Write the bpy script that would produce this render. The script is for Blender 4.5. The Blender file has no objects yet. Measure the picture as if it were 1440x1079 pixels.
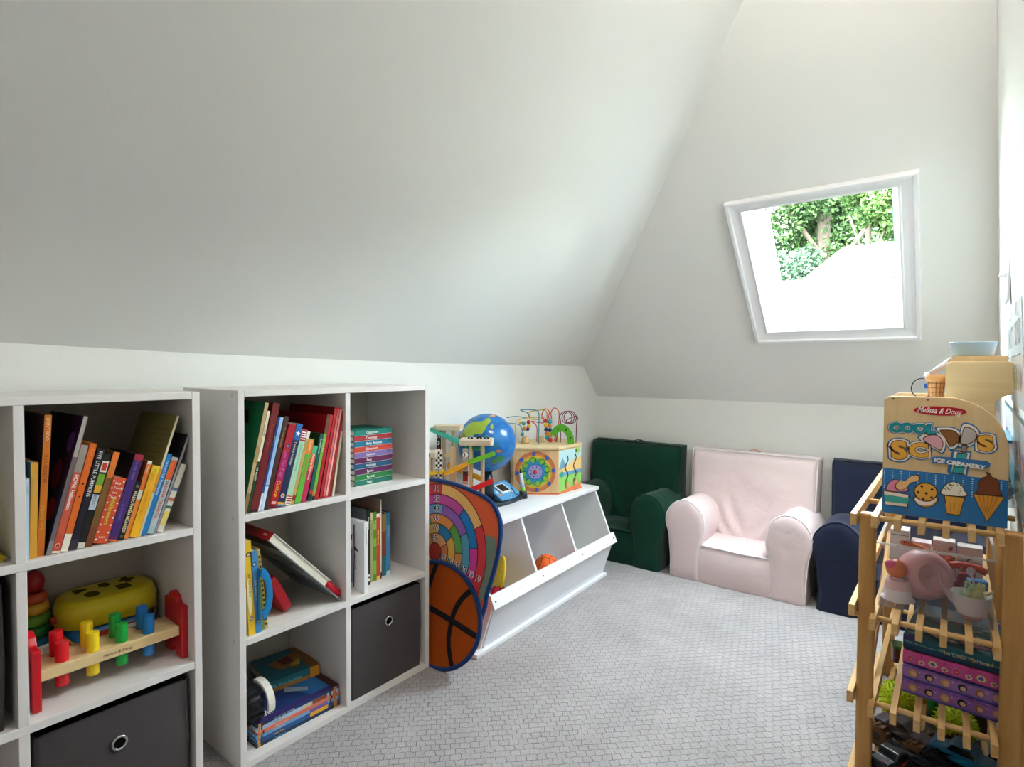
import bpy, bmesh, math, random
from math import sin, cos, pi, radians as rad
from mathutils import Matrix, Vector, noise
import numpy as np
random.seed(7)
SC = bpy.context.scene
COL = SC.collection

# ------------------------------------------------------------------ camera, world, lamps, exposure
cam_d = bpy.data.cameras.new('camera')
cam = bpy.data.objects.new('camera', cam_d)
COL.objects.link(cam)
F_PX, YAW, PITCH, ROLL = 795.216, rad(37.9628), rad(1.5111), rad(0.2373)
fw = Vector((-sin(YAW) * cos(PITCH), cos(YAW) * cos(PITCH), -sin(PITCH)))
rg = Vector((cos(YAW), sin(YAW), 0))
up = rg.cross(fw)
r2 = rg * cos(ROLL) + up * sin(ROLL)
u2 = -rg * sin(ROLL) + up * cos(ROLL)
cam.matrix_world = Matrix(((r2.x, u2.x, -fw.x, 1.6284), (r2.y, u2.y, -fw.y, -0.6466), (r2.z, u2.z, -fw.z, 0.96498), (0, 0, 0, 1)))
cam_d.sensor_width = 36
cam_d.lens = F_PX / 1440 * 36
cam_d.clip_start = 0.02
SC.camera = cam

W = bpy.data.worlds.new('sky')
SC.world = W
W.use_nodes = True
nt = W.node_tree
bg = nt.nodes['Background']
sky = nt.nodes.new('ShaderNodeTexSky')
sky.sky_type = 'NISHITA'
sky.sun_disc = False
sky.sun_elevation = rad(50)
sky.sun_rotation = rad(160)
sky.dust_density = 3.0
sky.ozone_density = 1.0
wmx = nt.nodes.new('ShaderNodeMix')
wmx.data_type = 'RGBA'
wmx.inputs['Factor'].default_value = .95
wmx.inputs['B'].default_value = (.168, .161, .151, 1)      # bright thin overcast
nt.links.new(sky.outputs[0], wmx.inputs['A'])
nt.links.new(wmx.outputs['Result'], bg.inputs[0])
bg.inputs[1].default_value = 112.0

def lamp(name, kind, loc, energy, color=(1, 1, 1), target=None, **kw):
    d = bpy.data.lights.new(name, kind)
    d.energy = energy
    d.color = color
    for k, v in kw.items():
        setattr(d, k, v)
    o = bpy.data.objects.new(name, d)
    o.location = loc
    if target is not None:
        o.rotation_euler = (Vector(target) - Vector(loc)).to_track_quat('-Z', 'Y').to_euler()
    COL.objects.link(o)
    return o

# the sun stands high behind the house: it only grazes into the skylight and lights the sill board
SUN = Vector((.16, -.50, .85))
lamp('sun', 'SUN', tuple(SUN * 8), 125.0, (1, .96, .9), target=(0, 0, 0), angle=rad(0.6))
# the room's ceiling light, then an added fill lamp behind the camera; no window there
lamp('ceiling_light', 'POINT', (1.68, 0.36, 2.27), 25, (1, .935, .86), shadow_soft_size=.12)
lamp('hall_fill_light', 'AREA', (2.3, -1.9, 1.5), 1.8, (1, .97, .93), target=(1.2, 1.2, 1.0), shape='RECTANGLE', size=1.0, size_y=1.3)
pt = lamp('skylight_portal', 'AREA', (1.24, 1.86, 1.46), 1, target=(1.24, 1.86 - .727, 1.46 - .686), shape='RECTANGLE', size=0.56, size_y=0.66)
pt.data.cycles.is_portal = True

vs = SC.view_settings
vs.view_transform = 'Standard'
vs.look = 'None'
vs.gamma = 1
vs.use_curve_mapping = False
vs.exposure = 1.58

# ------------------------------------------------------------------ materials
def lin(h):
    h = h.lstrip('#')
    c = [int(h[i:i + 2], 16) / 255 for i in (0, 2, 4)]
    return tuple(x / 12.92 if x <= .04045 else ((x + .055) / 1.055) ** 2.4 for x in c) + (1,)

MC = {}
def M(h, rough=.55, spec=.35, metal=0, bump=0, scale=60, vary=0, trans=0, alpha=1, emit=0, sheen=0, coat=0):
    """plain procedural surface: colour with a little noise in tone and relief"""
    k = (h, rough, spec, metal, bump, scale, vary, trans, alpha, emit, sheen, coat)
    if k in MC:
        return MC[k]
    m = bpy.data.materials.new('surface_' + h.lstrip('#'))
    m.use_nodes = True
    n = m.node_tree
    b = n.nodes['Principled BSDF']
    b.inputs['Base Color'].default_value = lin(h)
    b.inputs['Roughness'].default_value = rough
    b.inputs['Specular IOR Level'].default_value = spec
    b.inputs['Metallic'].default_value = metal
    b.inputs['Transmission Weight'].default_value = trans
    b.inputs['Alpha'].default_value = alpha
    b.inputs['Sheen Weight'].default_value = sheen
    b.inputs['Coat Weight'].default_value = coat
    if emit:
        b.inputs['Emission Color'].default_value = lin(h)
        b.inputs['Emission Strength'].default_value = emit
    if bump or vary:
        tc = n.nodes.new('ShaderNodeTexCoord')
        ns = n.nodes.new('ShaderNodeTexNoise')
        ns.inputs['Scale'].default_value = scale
        ns.inputs['Detail'].default_value = 4
        n.links.new(tc.outputs['Object'], ns.inputs['Vector'])
        if bump:
            bp = n.nodes.new('ShaderNodeBump')
            bp.inputs['Strength'].default_value = bump
            bp.inputs['Distance'].default_value = .004
            n.links.new(ns.outputs['Fac'], bp.inputs['Height'])
            n.links.new(bp.outputs[0], b.inputs['Normal'])
        if vary:
            mx = n.nodes.new('ShaderNodeMix')
            mx.data_type = 'RGBA'
            c = lin(h)
            mx.inputs['A'].default_value = tuple(x * (1 - vary) for x in c[:3]) + (1,)
            mx.inputs['B'].default_value = tuple(min(1, x * (1 + vary)) for x in c[:3]) + (1,)
            n.links.new(ns.outputs['Fac'], mx.inputs['Factor'])
            n.links.new(mx.outputs['Result'], b.inputs['Base Color'])
    MC[k] = m
    return m

def wood(h1, h2, axis='Z', scale=14, rough=.5, spec=.3):
    k = ('wood', h1, h2, axis, scale)
    if k in MC:
        return MC[k]
    m = bpy.data.materials.new('wood_' + h1.lstrip('#'))
    m.use_nodes = True
    n = m.node_tree
    b = n.nodes['Principled BSDF']
    b.inputs['Roughness'].default_value = rough
    b.inputs['Specular IOR Level'].default_value = spec
    tc = n.nodes.new('ShaderNodeTexCoord')
    mp = n.nodes.new('ShaderNodeMapping')
    s = [scale * 6] * 3
    s['XYZ'.index(axis)] = scale * .35
    mp.inputs['Scale'].default_value = s
    ns = n.nodes.new('ShaderNodeTexNoise')
    ns.inputs['Scale'].default_value = 1.0
    ns.inputs['Detail'].default_value = 6
    ns.inputs['Distortion'].default_value = .95
    cr = n.nodes.new('ShaderNodeValToRGB')
    cr.color_ramp.elements[0].position = .3
    cr.color_ramp.elements[0].color = lin(h2)
    cr.color_ramp.elements[1].position = .68
    cr.color_ramp.elements[1].color = lin(h1)
    n.links.new(tc.outputs['Object'], mp.inputs[0])
    n.links.new(mp.outputs[0], ns.inputs['Vector'])
    n.links.new(ns.outputs['Fac'], cr.inputs[0])
    n.links.new(cr.outputs[0], b.inputs['Base Color'])
    MC[k] = m
    return m

def cloth(h, bump=.25, rough=.95, weave=900, sheen=.15):
    """slipcover cloth: fine weave and soft puckers"""
    k = ('cloth', h, bump)
    if k in MC:
        return MC[k]
    m = bpy.data.materials.new('cloth_' + h.lstrip('#'))
    m.use_nodes = True
    n = m.node_tree
    b = n.nodes['Principled BSDF']
    b.inputs['Base Color'].default_value = lin(h)
    b.inputs['Roughness'].default_value = rough
    b.inputs['Specular IOR Level'].default_value = .12
    b.inputs['Sheen Weight'].default_value = sheen
    tc = n.nodes.new('ShaderNodeTexCoord')
    a = n.nodes.new('ShaderNodeTexNoise')
    a.inputs['Scale'].default_value = 11
    a.inputs['Detail'].default_value = 3
    a.inputs['Distortion'].default_value = .5
    c = n.nodes.new('ShaderNodeTexNoise')
    c.inputs['Scale'].default_value = weave
    ad = n.nodes.new('ShaderNodeMath')
    ad.operation = 'MULTIPLY_ADD'
    ad.inputs[1].default_value = .05
    bp = n.nodes.new('ShaderNodeBump')
    bp.inputs['Strength'].default_value = bump
    bp.inputs['Distance'].default_value = .02
    n.links.new(tc.outputs['Object'], a.inputs['Vector'])
    n.links.new(tc.outputs['Object'], c.inputs['Vector'])
    n.links.new(c.outputs['Fac'], ad.inputs[0])
    n.links.new(a.outputs['Fac'], ad.inputs[2])
    n.links.new(ad.outputs[0], bp.inputs['Height'])
    n.links.new(bp.outputs[0], b.inputs['Normal'])
    MC[k] = m
    return m

def glass(h, rough=.03, alpha=.2, spec=.5, base=None):
    """thin clear sheet: mostly see-through with a glossy face"""
    k = ('glass', h, rough, alpha, base)
    if k in MC:
        return MC[k]
    m = bpy.data.materials.new('clear_' + h.lstrip('#'))
    m.use_nodes = True
    n = m.node_tree
    b = n.nodes['Principled BSDF']
    b.inputs['Base Color'].default_value = lin(base or h)
    b.inputs['Roughness'].default_value = rough
    b.inputs['Specular IOR Level'].default_value = spec
    tr = n.nodes.new('ShaderNodeBsdfTransparent')
    tr.inputs[0].default_value = lin(h)
    mx = n.nodes.new('ShaderNodeMixShader')
    mx.inputs[0].default_value = alpha
    out = n.nodes['Material Output']
    n.links.new(tr.outputs[0], mx.inputs[1])
    n.links.new(b.outputs[0], mx.inputs[2])
    n.links.new(mx.outputs[0], out.inputs[0])
    MC[k] = m
    return m

# ------------------------------------------------------------------ geometry helpers
class G:
    def __init__(self):
        self.v, self.f, self.m, self.s, self.mats = [], [], [], [], []
    def mi(self, mat):
        if mat not in self.mats:
            self.mats.append(mat)
        return self.mats.index(mat)
    def add(self, vs_, fs_, mat, smooth=False, T=None):
        o = len(self.v)
        self.v += [tuple(T @ Vector(p)) if T is not None else tuple(p) for p in vs_]
        k = self.mi(mat)
        for f in fs_:
            self.f.append([o + i for i in f])
            self.m.append(k)
            self.s.append(smooth)
        return self
    def box(self, c, s, mat, T=None):
        x, y, z = (a / 2 for a in s)
        vs_ = [(c[0] + i * x, c[1] + j * y, c[2] + k * z) for i in (-1, 1) for j in (-1, 1) for k in (-1, 1)]
        return self.add(vs_, [(0, 1, 3, 2), (4, 6, 7, 5), (0, 4, 5, 1), (2, 3, 7, 6), (0, 2, 6, 4), (1, 5, 7, 3)], mat, False, T)
    def b2(self, a, b, mat, T=None):
        return self.box([(p + q) / 2 for p, q in zip(a, b)], [abs(q - p) for p, q in zip(a, b)], mat, T)
    def cyl(self, p0, p1, r0, mat, r1=None, n=14, T=None, cap=True):
        p0, p1 = Vector(p0), Vector(p1)
        r1 = r0 if r1 is None else r1
        d = (p1 - p0).normalized()
        a = d.orthogonal().normalized()
        b = d.cross(a)
        vs_ = [p0 + (a * cos(2 * pi * i / n) + b * sin(2 * pi * i / n)) * r0 for i in range(n)]
        vs_ += [p1 + (a * cos(2 * pi * i / n) + b * sin(2 * pi * i / n)) * r1 for i in range(n)]
        self.add(vs_, [(i, (i + 1) % n, n + (i + 1) % n, n + i) for i in range(n)], mat, True, T)
        if cap:
            self.add(vs_, [tuple(range(n))[::-1], tuple(range(n, 2 * n))], mat, False, T)
        return self
    def lathe(self, prof, mat, n=24, T=None, smooth=True):
        vs_, fs_ = [], []
        for r, z in prof:
            vs_ += [(r * cos(2 * pi * i / n), r * sin(2 * pi * i / n), z) for i in range(n)]
        for j in range(len(prof) - 1):
            fs_ += [(j * n + i, j * n + (i + 1) % n, (j + 1) * n + (i + 1) % n, (j + 1) * n + i) for i in range(n)]
        return self.add(vs_, fs_, mat, smooth, T)
    def ball(self, c, r, mat, n=16, sc=(1, 1, 1), T=None):
        k = n // 2
        pr = [(max(1e-5, sin(pi * j / k)), -cos(pi * j / k)) for j in range(k + 1)]
        S = Matrix.Translation(c) @ Matrix.Diagonal((r * sc[0], r * sc[1], r * sc[2], 1))
        return self.lathe(pr, mat, n, (T @ S) if T is not None else S)
    def torus(self, R, r, mat, n=24, k=10, T=None):
        vs_, fs_ = [], []
        for i in range(n):
            for j in range(k):
                a, b = 2 * pi * i / n, 2 * pi * j / k
                vs_.append(((R + r * cos(b)) * cos(a), (R + r * cos(b)) * sin(a), r * sin(b)))
                fs_.append((i * k + j, ((i + 1) % n) * k + j, ((i + 1) % n) * k + (j + 1) % k, i * k + (j + 1) % k))
        return self.add(vs_, fs_, mat, True, T)
    def tube(self, pts, r, mat, n=8, closed=False, T=None):
        P = [Vector(p) for p in pts]
        vs_, fs_ = [], []
        L = len(P)
        a = None
        for i, p in enumerate(P):
            if closed:
                d = P[(i + 1) % L] - P[i - 1]
            else:
                d = P[min(i + 1, L - 1)] - P[max(i - 1, 0)]
            d.normalize()
            a = d.orthogonal().normalized() if a is None else (a - d * a.dot(d)).normalized()
            b = d.cross(a)
            vs_ += [p + (a * cos(2 * pi * k / n) + b * sin(2 * pi * k / n)) * r for k in range(n)]
        for i in range(L if closed else L - 1):
            j = (i + 1) % L
            fs_ += [(i * n + k, i * n + (k + 1) % n, j * n + (k + 1) % n, j * n + k) for k in range(n)]
        self.add(vs_, fs_, mat, True, T)
        if not closed:
            self.add(vs_, [tuple(range(n))[::-1], tuple(range((L - 1) * n, L * n))], mat, False, T)
        return self
    def prism(self, poly, z0, z1, mat, T=None, smooth=False):
        n = len(poly)
        vs_ = [(p[0], p[1], z0) for p in poly] + [(p[0], p[1], z1) for p in poly]
        self.add(vs_, [tuple(range(n))[::-1], tuple(range(n, 2 * n))], mat, False, T)
        return self.add(vs_, [(i, (i + 1) % n, n + (i + 1) % n, n + i) for i in range(n)], mat, smooth, T)
    def loft(self, secs, mat, T=None, caps=(True, True), closed=True, smooth=True):
        n = len(secs[0])
        vs_ = [p for s in secs for p in s]
        m_ = n if closed else n - 1
        fs_ = [(j * n + i, j * n + (i + 1) % n, (j + 1) * n + (i + 1) % n, (j + 1) * n + i) for j in range(len(secs) - 1) for i in range(m_)]
        self.add(vs_, fs_, mat, smooth, T)
        if caps[0]:
            self.add(secs[0], [tuple(range(n))[::-1]], mat, smooth, T)
        if caps[1]:
            self.add(secs[-1], [tuple(range(n))], mat, smooth, T)
        return self
    def build(self, name, parent=None, loc=None, rot=None, mw=None, bevel=0, seg=2, sub=0, weld=True):
        me = bpy.data.meshes.new(name)
        me.from_pydata(self.v, [], self.f)
        for mt in self.mats:
            me.materials.append(mt)
        me.polygons.foreach_set('material_index', self.m)
        me.polygons.foreach_set('use_smooth', self.s)
        bm = bmesh.new()
        bm.from_mesh(me)
        if weld:
            bmesh.ops.remove_doubles(bm, verts=bm.verts, dist=1e-5)
        bmesh.ops.recalc_face_normals(bm, faces=bm.faces)
        bm.to_mesh(me)
        bm.free()
        o = bpy.data.objects.new(name, me)
        COL.objects.link(o)
        if bevel:
            md = o.modifiers.new('edge', 'BEVEL')
            md.width = bevel
            md.segments = seg
            md.limit_method = 'ANGLE'
            md.angle_limit = rad(40)
            md.harden_normals = False
        if sub:
            md = o.modifiers.new('soft', 'SUBSURF')
            md.levels = md.render_levels = sub
        if parent:
            o.parent = parent
        if loc is not None:
            o.location = loc
        if rot is not None:
            o.rotation_euler = rot
        if mw is not None:
            o.matrix_local = mw
        return o

def tag(o, label=None, cat=None, group=None, kind=None):
    for k, v in (('label', label), ('category', cat), ('group', group), ('kind', kind)):
        if v:
            o[k] = v
    return o
def thing(name, label, cat, loc=(0, 0, 0), rotz=0, group=None, mw=None):
    o = bpy.data.objects.new(name, None)
    o.empty_display_size = .05
    COL.objects.link(o)
    if mw is not None:
        o.matrix_world = mw
    else:
        o.location = loc
        o.rotation_euler = (0, 0, rotz)
    return tag(o, label, cat, group)
def struct(o):
    o['kind'] = 'structure'
    return o
def axes(o, x, y, z):
    x, y, z = Vector(x), Vector(y), Vector(z)
    return Matrix(((x.x, y.x, z.x, o[0]), (x.y, y.y, z.y, o[1]), (x.z, y.z, z.z, o[2]), (0, 0, 0, 1)))
def T3(x=0, y=0, z=0):
    return Matrix.Translation((x, y, z))
def RX(a): return Matrix.Rotation(rad(a), 4, 'X')
def RY(a): return Matrix.Rotation(rad(a), 4, 'Y')
def RZ(a): return Matrix.Rotation(rad(a), 4, 'Z')
def circ(cx, cy, rx, ry=None, n=28, a0=0, a1=360):
    ry = rx if ry is None else ry
    full = abs(a1 - a0) >= 360
    k = n if full else n + 1
    return [(cx + rx * cos(rad(a0 + (a1 - a0) * i / n)), cy + ry * sin(rad(a0 + (a1 - a0) * i / n))) for i in range(k)]
def smooth_pts(pts, k=6, closed=False):
    P = [Vector(p) for p in pts]
    L = len(P)
    out = []
    rng = range(L if closed else L - 1)
    for i in rng:
        g = (lambda j: P[j % L]) if closed else (lambda j: P[max(0, min(L - 1, j))])
        p0, p1, p2, p3 = g(i - 1), g(i), g(i + 1), g(i + 2)
        for t in range(k):
            t /= k
            out.append(.5 * ((2 * p1) + (p2 - p0) * t + (2 * p0 - 5 * p1 + 4 * p2 - p3) * t * t + (3 * p1 - p0 - 3 * p2 + p3) * t ** 3))
    if not closed:
        out.append(P[-1])
    return out
def rrect(x0, y0, x1, y1, r, n=5):
    p = []
    for cx, cy, a in ((x1 - r, y1 - r, 0), (x0 + r, y1 - r, 90), (x0 + r, y0 + r, 180), (x1 - r, y0 + r, 270)):
        p += [(cx + r * cos(rad(a + 90 * i / n)), cy + r * sin(rad(a + 90 * i / n))) for i in range(n + 1)]
    return p

TXT = {}
def text_geo(s, bold=0, res=3):
    k = (s, bold, res)
    if k not in TXT:
        c = bpy.data.curves.new('t', 'FONT')
        c.body = s
        c.size = 1
        c.offset = bold
        c.resolution_u = res
        o = bpy.data.objects.new('t', c)
        me = o.to_mesh()
        V = [(v.co.x, v.co.y) for v in me.vertices]
        Fc = [tuple(p.vertices) for p in me.polygons]
        o.to_mesh_clear()
        bpy.data.objects.remove(o)
        bpy.data.curves.remove(c)
        TXT[k] = (V, Fc)
    return TXT[k]

class Art:
    """flat print: thin coloured shapes stacked on a real surface"""
    STEP = .00035
    def __init__(self, rough=.5):
        self.g = G()
        self.rough = rough
    def mat(self, c):
        return M(c, self.rough, .3)
    def poly(self, pts, c, l=0):
        z = (l + 1) * self.STEP
        self.g.add([(p[0], p[1], z) for p in pts], [tuple(range(len(pts)))], self.mat(c))
        return self
    def rect(self, x0, y0, x1, y1, c, l=0):
        return self.poly([(x0, y0), (x1, y0), (x1, y1), (x0, y1)], c, l)
    def disc(self, cx, cy, r, c, l=0, ry=None, n=24):
        return self.poly(circ(cx, cy, r, ry, n), c, l)
    def ring(self, cx, cy, ra, rb, c, l=0, a0=0, a1=360, n=28, sy=1):
        z = (l + 1) * self.STEP
        A = [(cx + ra * cos(rad(a0 + (a1 - a0) * i / n)), cy + sy * ra * sin(rad(a0 + (a1 - a0) * i / n)), z) for i in range(n + 1)]
        B = [(cx + rb * cos(rad(a0 + (a1 - a0) * i / n)), cy + sy * rb * sin(rad(a0 + (a1 - a0) * i / n)), z) for i in range(n + 1)]
        self.g.add(A + B, [(i, i + 1, n + 2 + i, n + 1 + i) for i in range(n)], self.mat(c))
        return self
    def line(self, pts, w, c, l=0):
        z = (l + 1) * self.STEP
        P = [Vector((p[0], p[1])) for p in pts]
        A, B = [], []
        for i, p in enumerate(P):
            d = (P[min(i + 1, len(P) - 1)] - P[max(0, i - 1)])
            d.normalize()
            q = Vector((-d.y, d.x)) * w / 2
            A.append((p.x + q.x, p.y + q.y, z))
            B.append((p.x - q.x, p.y - q.y, z))
        k = len(P)
        self.g.add(A + B, [(i, i + 1, k + i + 1, k + i) for i in range(k - 1)], self.mat(c))
        return self
    def text(self, s, x, y, size, c, l=0, rot=0, bold=0, maxw=None, shear=0, align=0, sx=1):
        """x,y: start of the baseline (align .5 centres, 1 ends there)"""
        V, Fc = text_geo(s, bold)
        if not V:
            return self
        x0, x1 = min(v[0] for v in V), max(v[0] for v in V)
        kx = size * sx
        if maxw and (x1 - x0) * kx > maxw:
            kx = maxw / (x1 - x0)
        z = (l + 1) * self.STEP
        ca, sa = cos(rad(rot)), sin(rad(rot))
        out = []
        for vx, vy in V:
            a = (vx - x0 - align * (x1 - x0)) * kx + shear * vy * size
            b = vy * size
            out.append((x + a * ca - b * sa, y + a * sa + b * ca, z))
        self.g.add(out, Fc, self.mat(c))
        return self
    def build(self, name, parent, mw):
        return self.g.build(name, parent, mw=mw, weld=False)
# ------------------------------------------------------------------ room shell
def paint(h, bump=.06):
    m = M(h, .75, .25, bump=bump, scale=140)
    return m
WALL = paint('e8e7e2')
SLOPE = paint('ebebe7')
TRIM = M('f0f0f2', .35, .4)

def carpet():
    m = bpy.data.materials.new('loop_carpet')
    m.use_nodes = True
    n = m.node_tree
    N, Lk = n.nodes.new, n.links.new
    b = n.nodes['Principled BSDF']
    b.inputs['Roughness'].default_value = .95
    b.inputs['Specular IOR Level'].default_value = .08
    tc = N('ShaderNodeTexCoord')
    # wobble the grid a little, turn it to the diagonal
    wn = N('ShaderNodeTexNoise'); wn.inputs['Scale'].default_value = 55; wn.inputs['Detail'].default_value = 2
    wsub = N('ShaderNodeVectorMath'); wsub.operation = 'MULTIPLY_ADD'
    wsub.inputs[1].default_value = (.012, .012, 0)
    mp = N('ShaderNodeMapping'); mp.inputs['Rotation'].default_value = (0, 0, rad(-44.5))
    Lk(tc.outputs['Object'], wn.inputs['Vector'])
    Lk(wn.outputs['Color'], wsub.inputs[0]); Lk(tc.outputs['Object'], wsub.inputs[2])
    Lk(wsub.outputs[0], mp.inputs[0])
    br = N('ShaderNodeTexBrick')
    br.offset = .5; br.offset_frequency = 2
    br.inputs['Scale'].default_value = 1
    br.inputs['Brick Width'].default_value = .025
    br.inputs['Row Height'].default_value = .0208
    br.inputs['Mortar Size'].default_value = .0011
    br.inputs['Mortar Smooth'].default_value = 1.0
    br.inputs['Bias'].default_value = 0
    br.inputs['Color1'].default_value = lin('b4aeae')
    br.inputs['Color2'].default_value = lin('aea8a8')
    br.inputs['Mortar'].default_value = lin('8c8584')
    Lk(mp.outputs[0], br.inputs['Vector'])
    big = N('ShaderNodeTexNoise'); big.inputs['Scale'].default_value = 4.5; big.inputs['Detail'].default_value = 4
    fine = N('ShaderNodeTexNoise'); fine.inputs['Scale'].default_value = 420; fine.inputs['Detail'].default_value = 2
    Lk(tc.outputs['Object'], big.inputs['Vector']); Lk(tc.outputs['Object'], fine.inputs['Vector'])
    r1 = N('ShaderNodeMapRange'); r1.inputs['From Min'].default_value = .3; r1.inputs['From Max'].default_value = .7
    r1.inputs['To Min'].default_value = .90; r1.inputs['To Max'].default_value = 1.07
    r2_ = N('ShaderNodeMapRange'); r2_.inputs['From Min'].default_value = .3; r2_.inputs['From Max'].default_value = .7
    r2_.inputs['To Min'].default_value = .74; r2_.inputs['To Max'].default_value = 1.2
    Lk(big.outputs['Fac'], r1.inputs[0]); Lk(fine.outputs['Fac'], r2_.inputs[0])
    mu = N('ShaderNodeMath'); mu.operation = 'MULTIPLY'
    Lk(r1.outputs[0], mu.inputs[0]); Lk(r2_.outputs[0], mu.inputs[1])
    vm = N('ShaderNodeVectorMath'); vm.operation = 'SCALE'
    Lk(br.outputs['Color'], vm.inputs[0]); Lk(mu.outputs[0], vm.inputs['Scale'])
    Lk(vm.outputs[0], b.inputs['Base Color'])
    hs = N('ShaderNodeMath'); hs.operation = 'MULTIPLY_ADD'; hs.inputs[1].default_value = -1.0
    Lk(br.outputs['Fac'], hs.inputs[0])
    h2 = N('ShaderNodeMath'); h2.operation = 'MULTIPLY'; h2.inputs[1].default_value = .7
    Lk(fine.outputs['Fac'], h2.inputs[0]); Lk(h2.outputs[0], hs.inputs[2])
    bp = N('ShaderNodeBump'); bp.inputs['Strength'].default_value = .6; bp.inputs['Distance'].default_value = .006
    Lk(hs.outputs[0], bp.inputs['Height']); Lk(bp.outputs[0], b.inputs['Normal'])
    return m

g = G().b2((-.1, -2.4, -.1), (3.2, 2.35, 0), carpet())
struct(g.build('floor'))

# left knee wall: its top edge wanders a little, then drops along the back slope
TOPZ = [(-2.4, 1.03), (-.36, 1.017), (.07, 1.002), (.5, .992), (.745, .988), (.9, .985), (1.55, .981), (2.084, .981)]
poly = [(y, z) for y, z in TOPZ] + [(2.247, .808), (2.247, 0), (-2.4, 0)]
Tyz = axes((0, 0, 0), (0, 1, 0), (0, 0, 1), (1, 0, 0))
struct(G().prism(poly, -.08, 0, WALL, Tyz).build('wall_left'))
struct(G().b2((-.08, 2.247, 0), (2.0, 2.33, .808), WALL).build('wall_back'))

def hip(y):
    t = (2.084 - y) / (2.084 - .745)
    return (1.511 * t, y, .981 + (2.4 - .981) * t)
vs_, fs_ = [], []
NT = 10
for y, z in TOPZ:
    a = Vector((0, y, z))
    b_ = Vector((1.511, y, 2.4)) if y <= .745 else Vector(hip(y))
    vs_ += [a.lerp(b_, k / NT) for k in range(NT + 1)]
for j in range(len(TOPZ) - 1):
    for k in range(NT):
        q = j * (NT + 1) + k
        fs_.append((q, q + 1, q + NT + 2, q + NT + 1))
gs = G().add(vs_, fs_, SLOPE, True)
o = gs.build('ceiling')
struct(o)
SO = (0, 2.247, .808)
SV = Vector((0, -1, 1.06)).normalized()
SN = Vector((1, 0, 0)).cross(SV)          # points into the room
TS = axes(SO, (1, 0, 0), SV, SN)
hv = lambda x: .2375 + (2.189 - .2375) * x / 1.511
X0, X1, V0, V1 = 1.004, 1.474, .456, 1.026
g = G()
for pg in ([(-.03, 0), (X0, 0), (X0, hv(X0) + .04), (-.03, .2375)], [(X0, 0), (X1, 0), (X1, V0), (X0, V0)],
           [(X0, V1), (X1, V1), (X1, hv(X1) + .04), (X0, hv(X0) + .04)], [(X1, 0), (1.95, 0), (1.95, 2.25), (1.5, 2.25), (X1, hv(X1) + .04)]):
    g.add([(p[0], p[1], 0) for p in pg], [tuple(range(len(pg)))], SLOPE, False, TS)
struct(g.build('ceiling'))
struct(G().b2((1.511, -2.4, 2.4), (3.2, .745, 2.46), SLOPE).build('ceiling'))
# right-hand wall, a touch out of plumb
RW = lambda y, z: 1.7486 + .027 * y - .0454 * z
pts = [(-.25, 0), (2.247, 0), (2.247, .808), (.745, 2.4), (-.25, 2.4)]
A = [(RW(y, z), y, z) for y, z in pts]
B = [(RW(y, z) + .1, y, z) for y, z in pts]
g = G().add(A + B, [(0, 1, 2, 3, 4), (5, 6, 7, 8, 9)] + [(i, (i + 1) % 5, 5 + (i + 1) % 5, 5 + i) for i in range(5)], WALL)
struct(g.build('wall_right'))
struct(G().b2((1.78, -.33, 0), (3.2, -.25, 2.4), WALL).build('wall_end'))
struct(G().b2((3.2, -2.4, 0), (3.28, -.25, 2.4), WALL).build('wall_hall'))
pts = [(0, 0), (3.2, 0), (3.2, 2.4), (1.511, 2.4), (0, 1.03)]
struct(G().prism(pts, -.08, 0, WALL, axes((0, -2.4, 0), (1, 0, 0), (0, 0, 1), (0, -1, 0)) @ T3(0, 0, .08)).build('wall_near'))
# low base trim along the visible walls
struct(G().b2((0, -2.4, 0), (.012, 2.247, .07), TRIM).build('baseboard_left', bevel=.004))
struct(G().b2((.012, 2.235, 0), (1.8, 2.247, .07), TRIM).build('baseboard_back', bevel=.004))

# ------------------------------------------------------------------ skylight
win = thing('window_1', None, None, mw=TS)
win['kind'] = 'structure'
win['label'] = 'square skylight with white moulded casing in the sloped ceiling'
prof = [(0, 0), (0, .02), (.004, .024), (.013, .024), (.017, .017), (.03, .014), (.046, .013), (.050, .018), (.056, .018), (.059, .012), (.059, 0)]
OX0, OX1, OV0, OV1 = .945, 1.533, .390, 1.071
out_c = [(OX0, OV0), (OX1, OV0), (OX1, OV1), (OX0, OV1)]
in_c = [(X0, V0), (X1, V0), (X1, V1), (X0, V1)]
for i in range(4):
    secs = []
    for k in (i, (i + 1) % 4):
        secs.append([(out_c[k][0] + (in_c[k][0] - out_c[k][0]) * o_ / .059, out_c[k][1] + (in_c[k][1] - out_c[k][1]) * o_ / .059, h_) for o_, h_ in prof])
    G().loft(secs, TRIM, smooth=False).build('casing', win)
D = .15
VB = .492                                    # the sill board rises a little outward
bk = [(X0, VB), (X1, VB), (X1, V1), (X0, V1)]
for i in range(4):
    k = (i + 1) % 4
    a0, a1, c0, c1 = in_c[i], in_c[k], bk[i], bk[k]
    secs = [[(a0[0], a0[1], 0), (a1[0], a1[1], 0)], [(c0[0], c0[1], -D), (c1[0], c1[1], -D)]]
    v_ = [secs[0][0], secs[0][1], secs[1][1], secs[1][0]]
    cx = Vector(((X0 + X1) / 2, (V0 + V1) / 2, 0))
    w_ = []
    for p in v_:
        d = Vector((p[0] - cx.x, p[1] - cx.y, 0))
        w_.append((p[0] + math.copysign(.02, d.x), p[1] + math.copysign(.02, d.y), p[2]))
    G().add(v_ + w_, [(0, 1, 2, 3), (7, 6, 5, 4), (0, 3, 7, 4), (1, 2, 6, 5), (0, 1, 5, 4), (3, 2, 6, 7)], TRIM).build('reveal_board', win)
SASH = M('f4f4f4', .3, .4)
zz = -D
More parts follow.
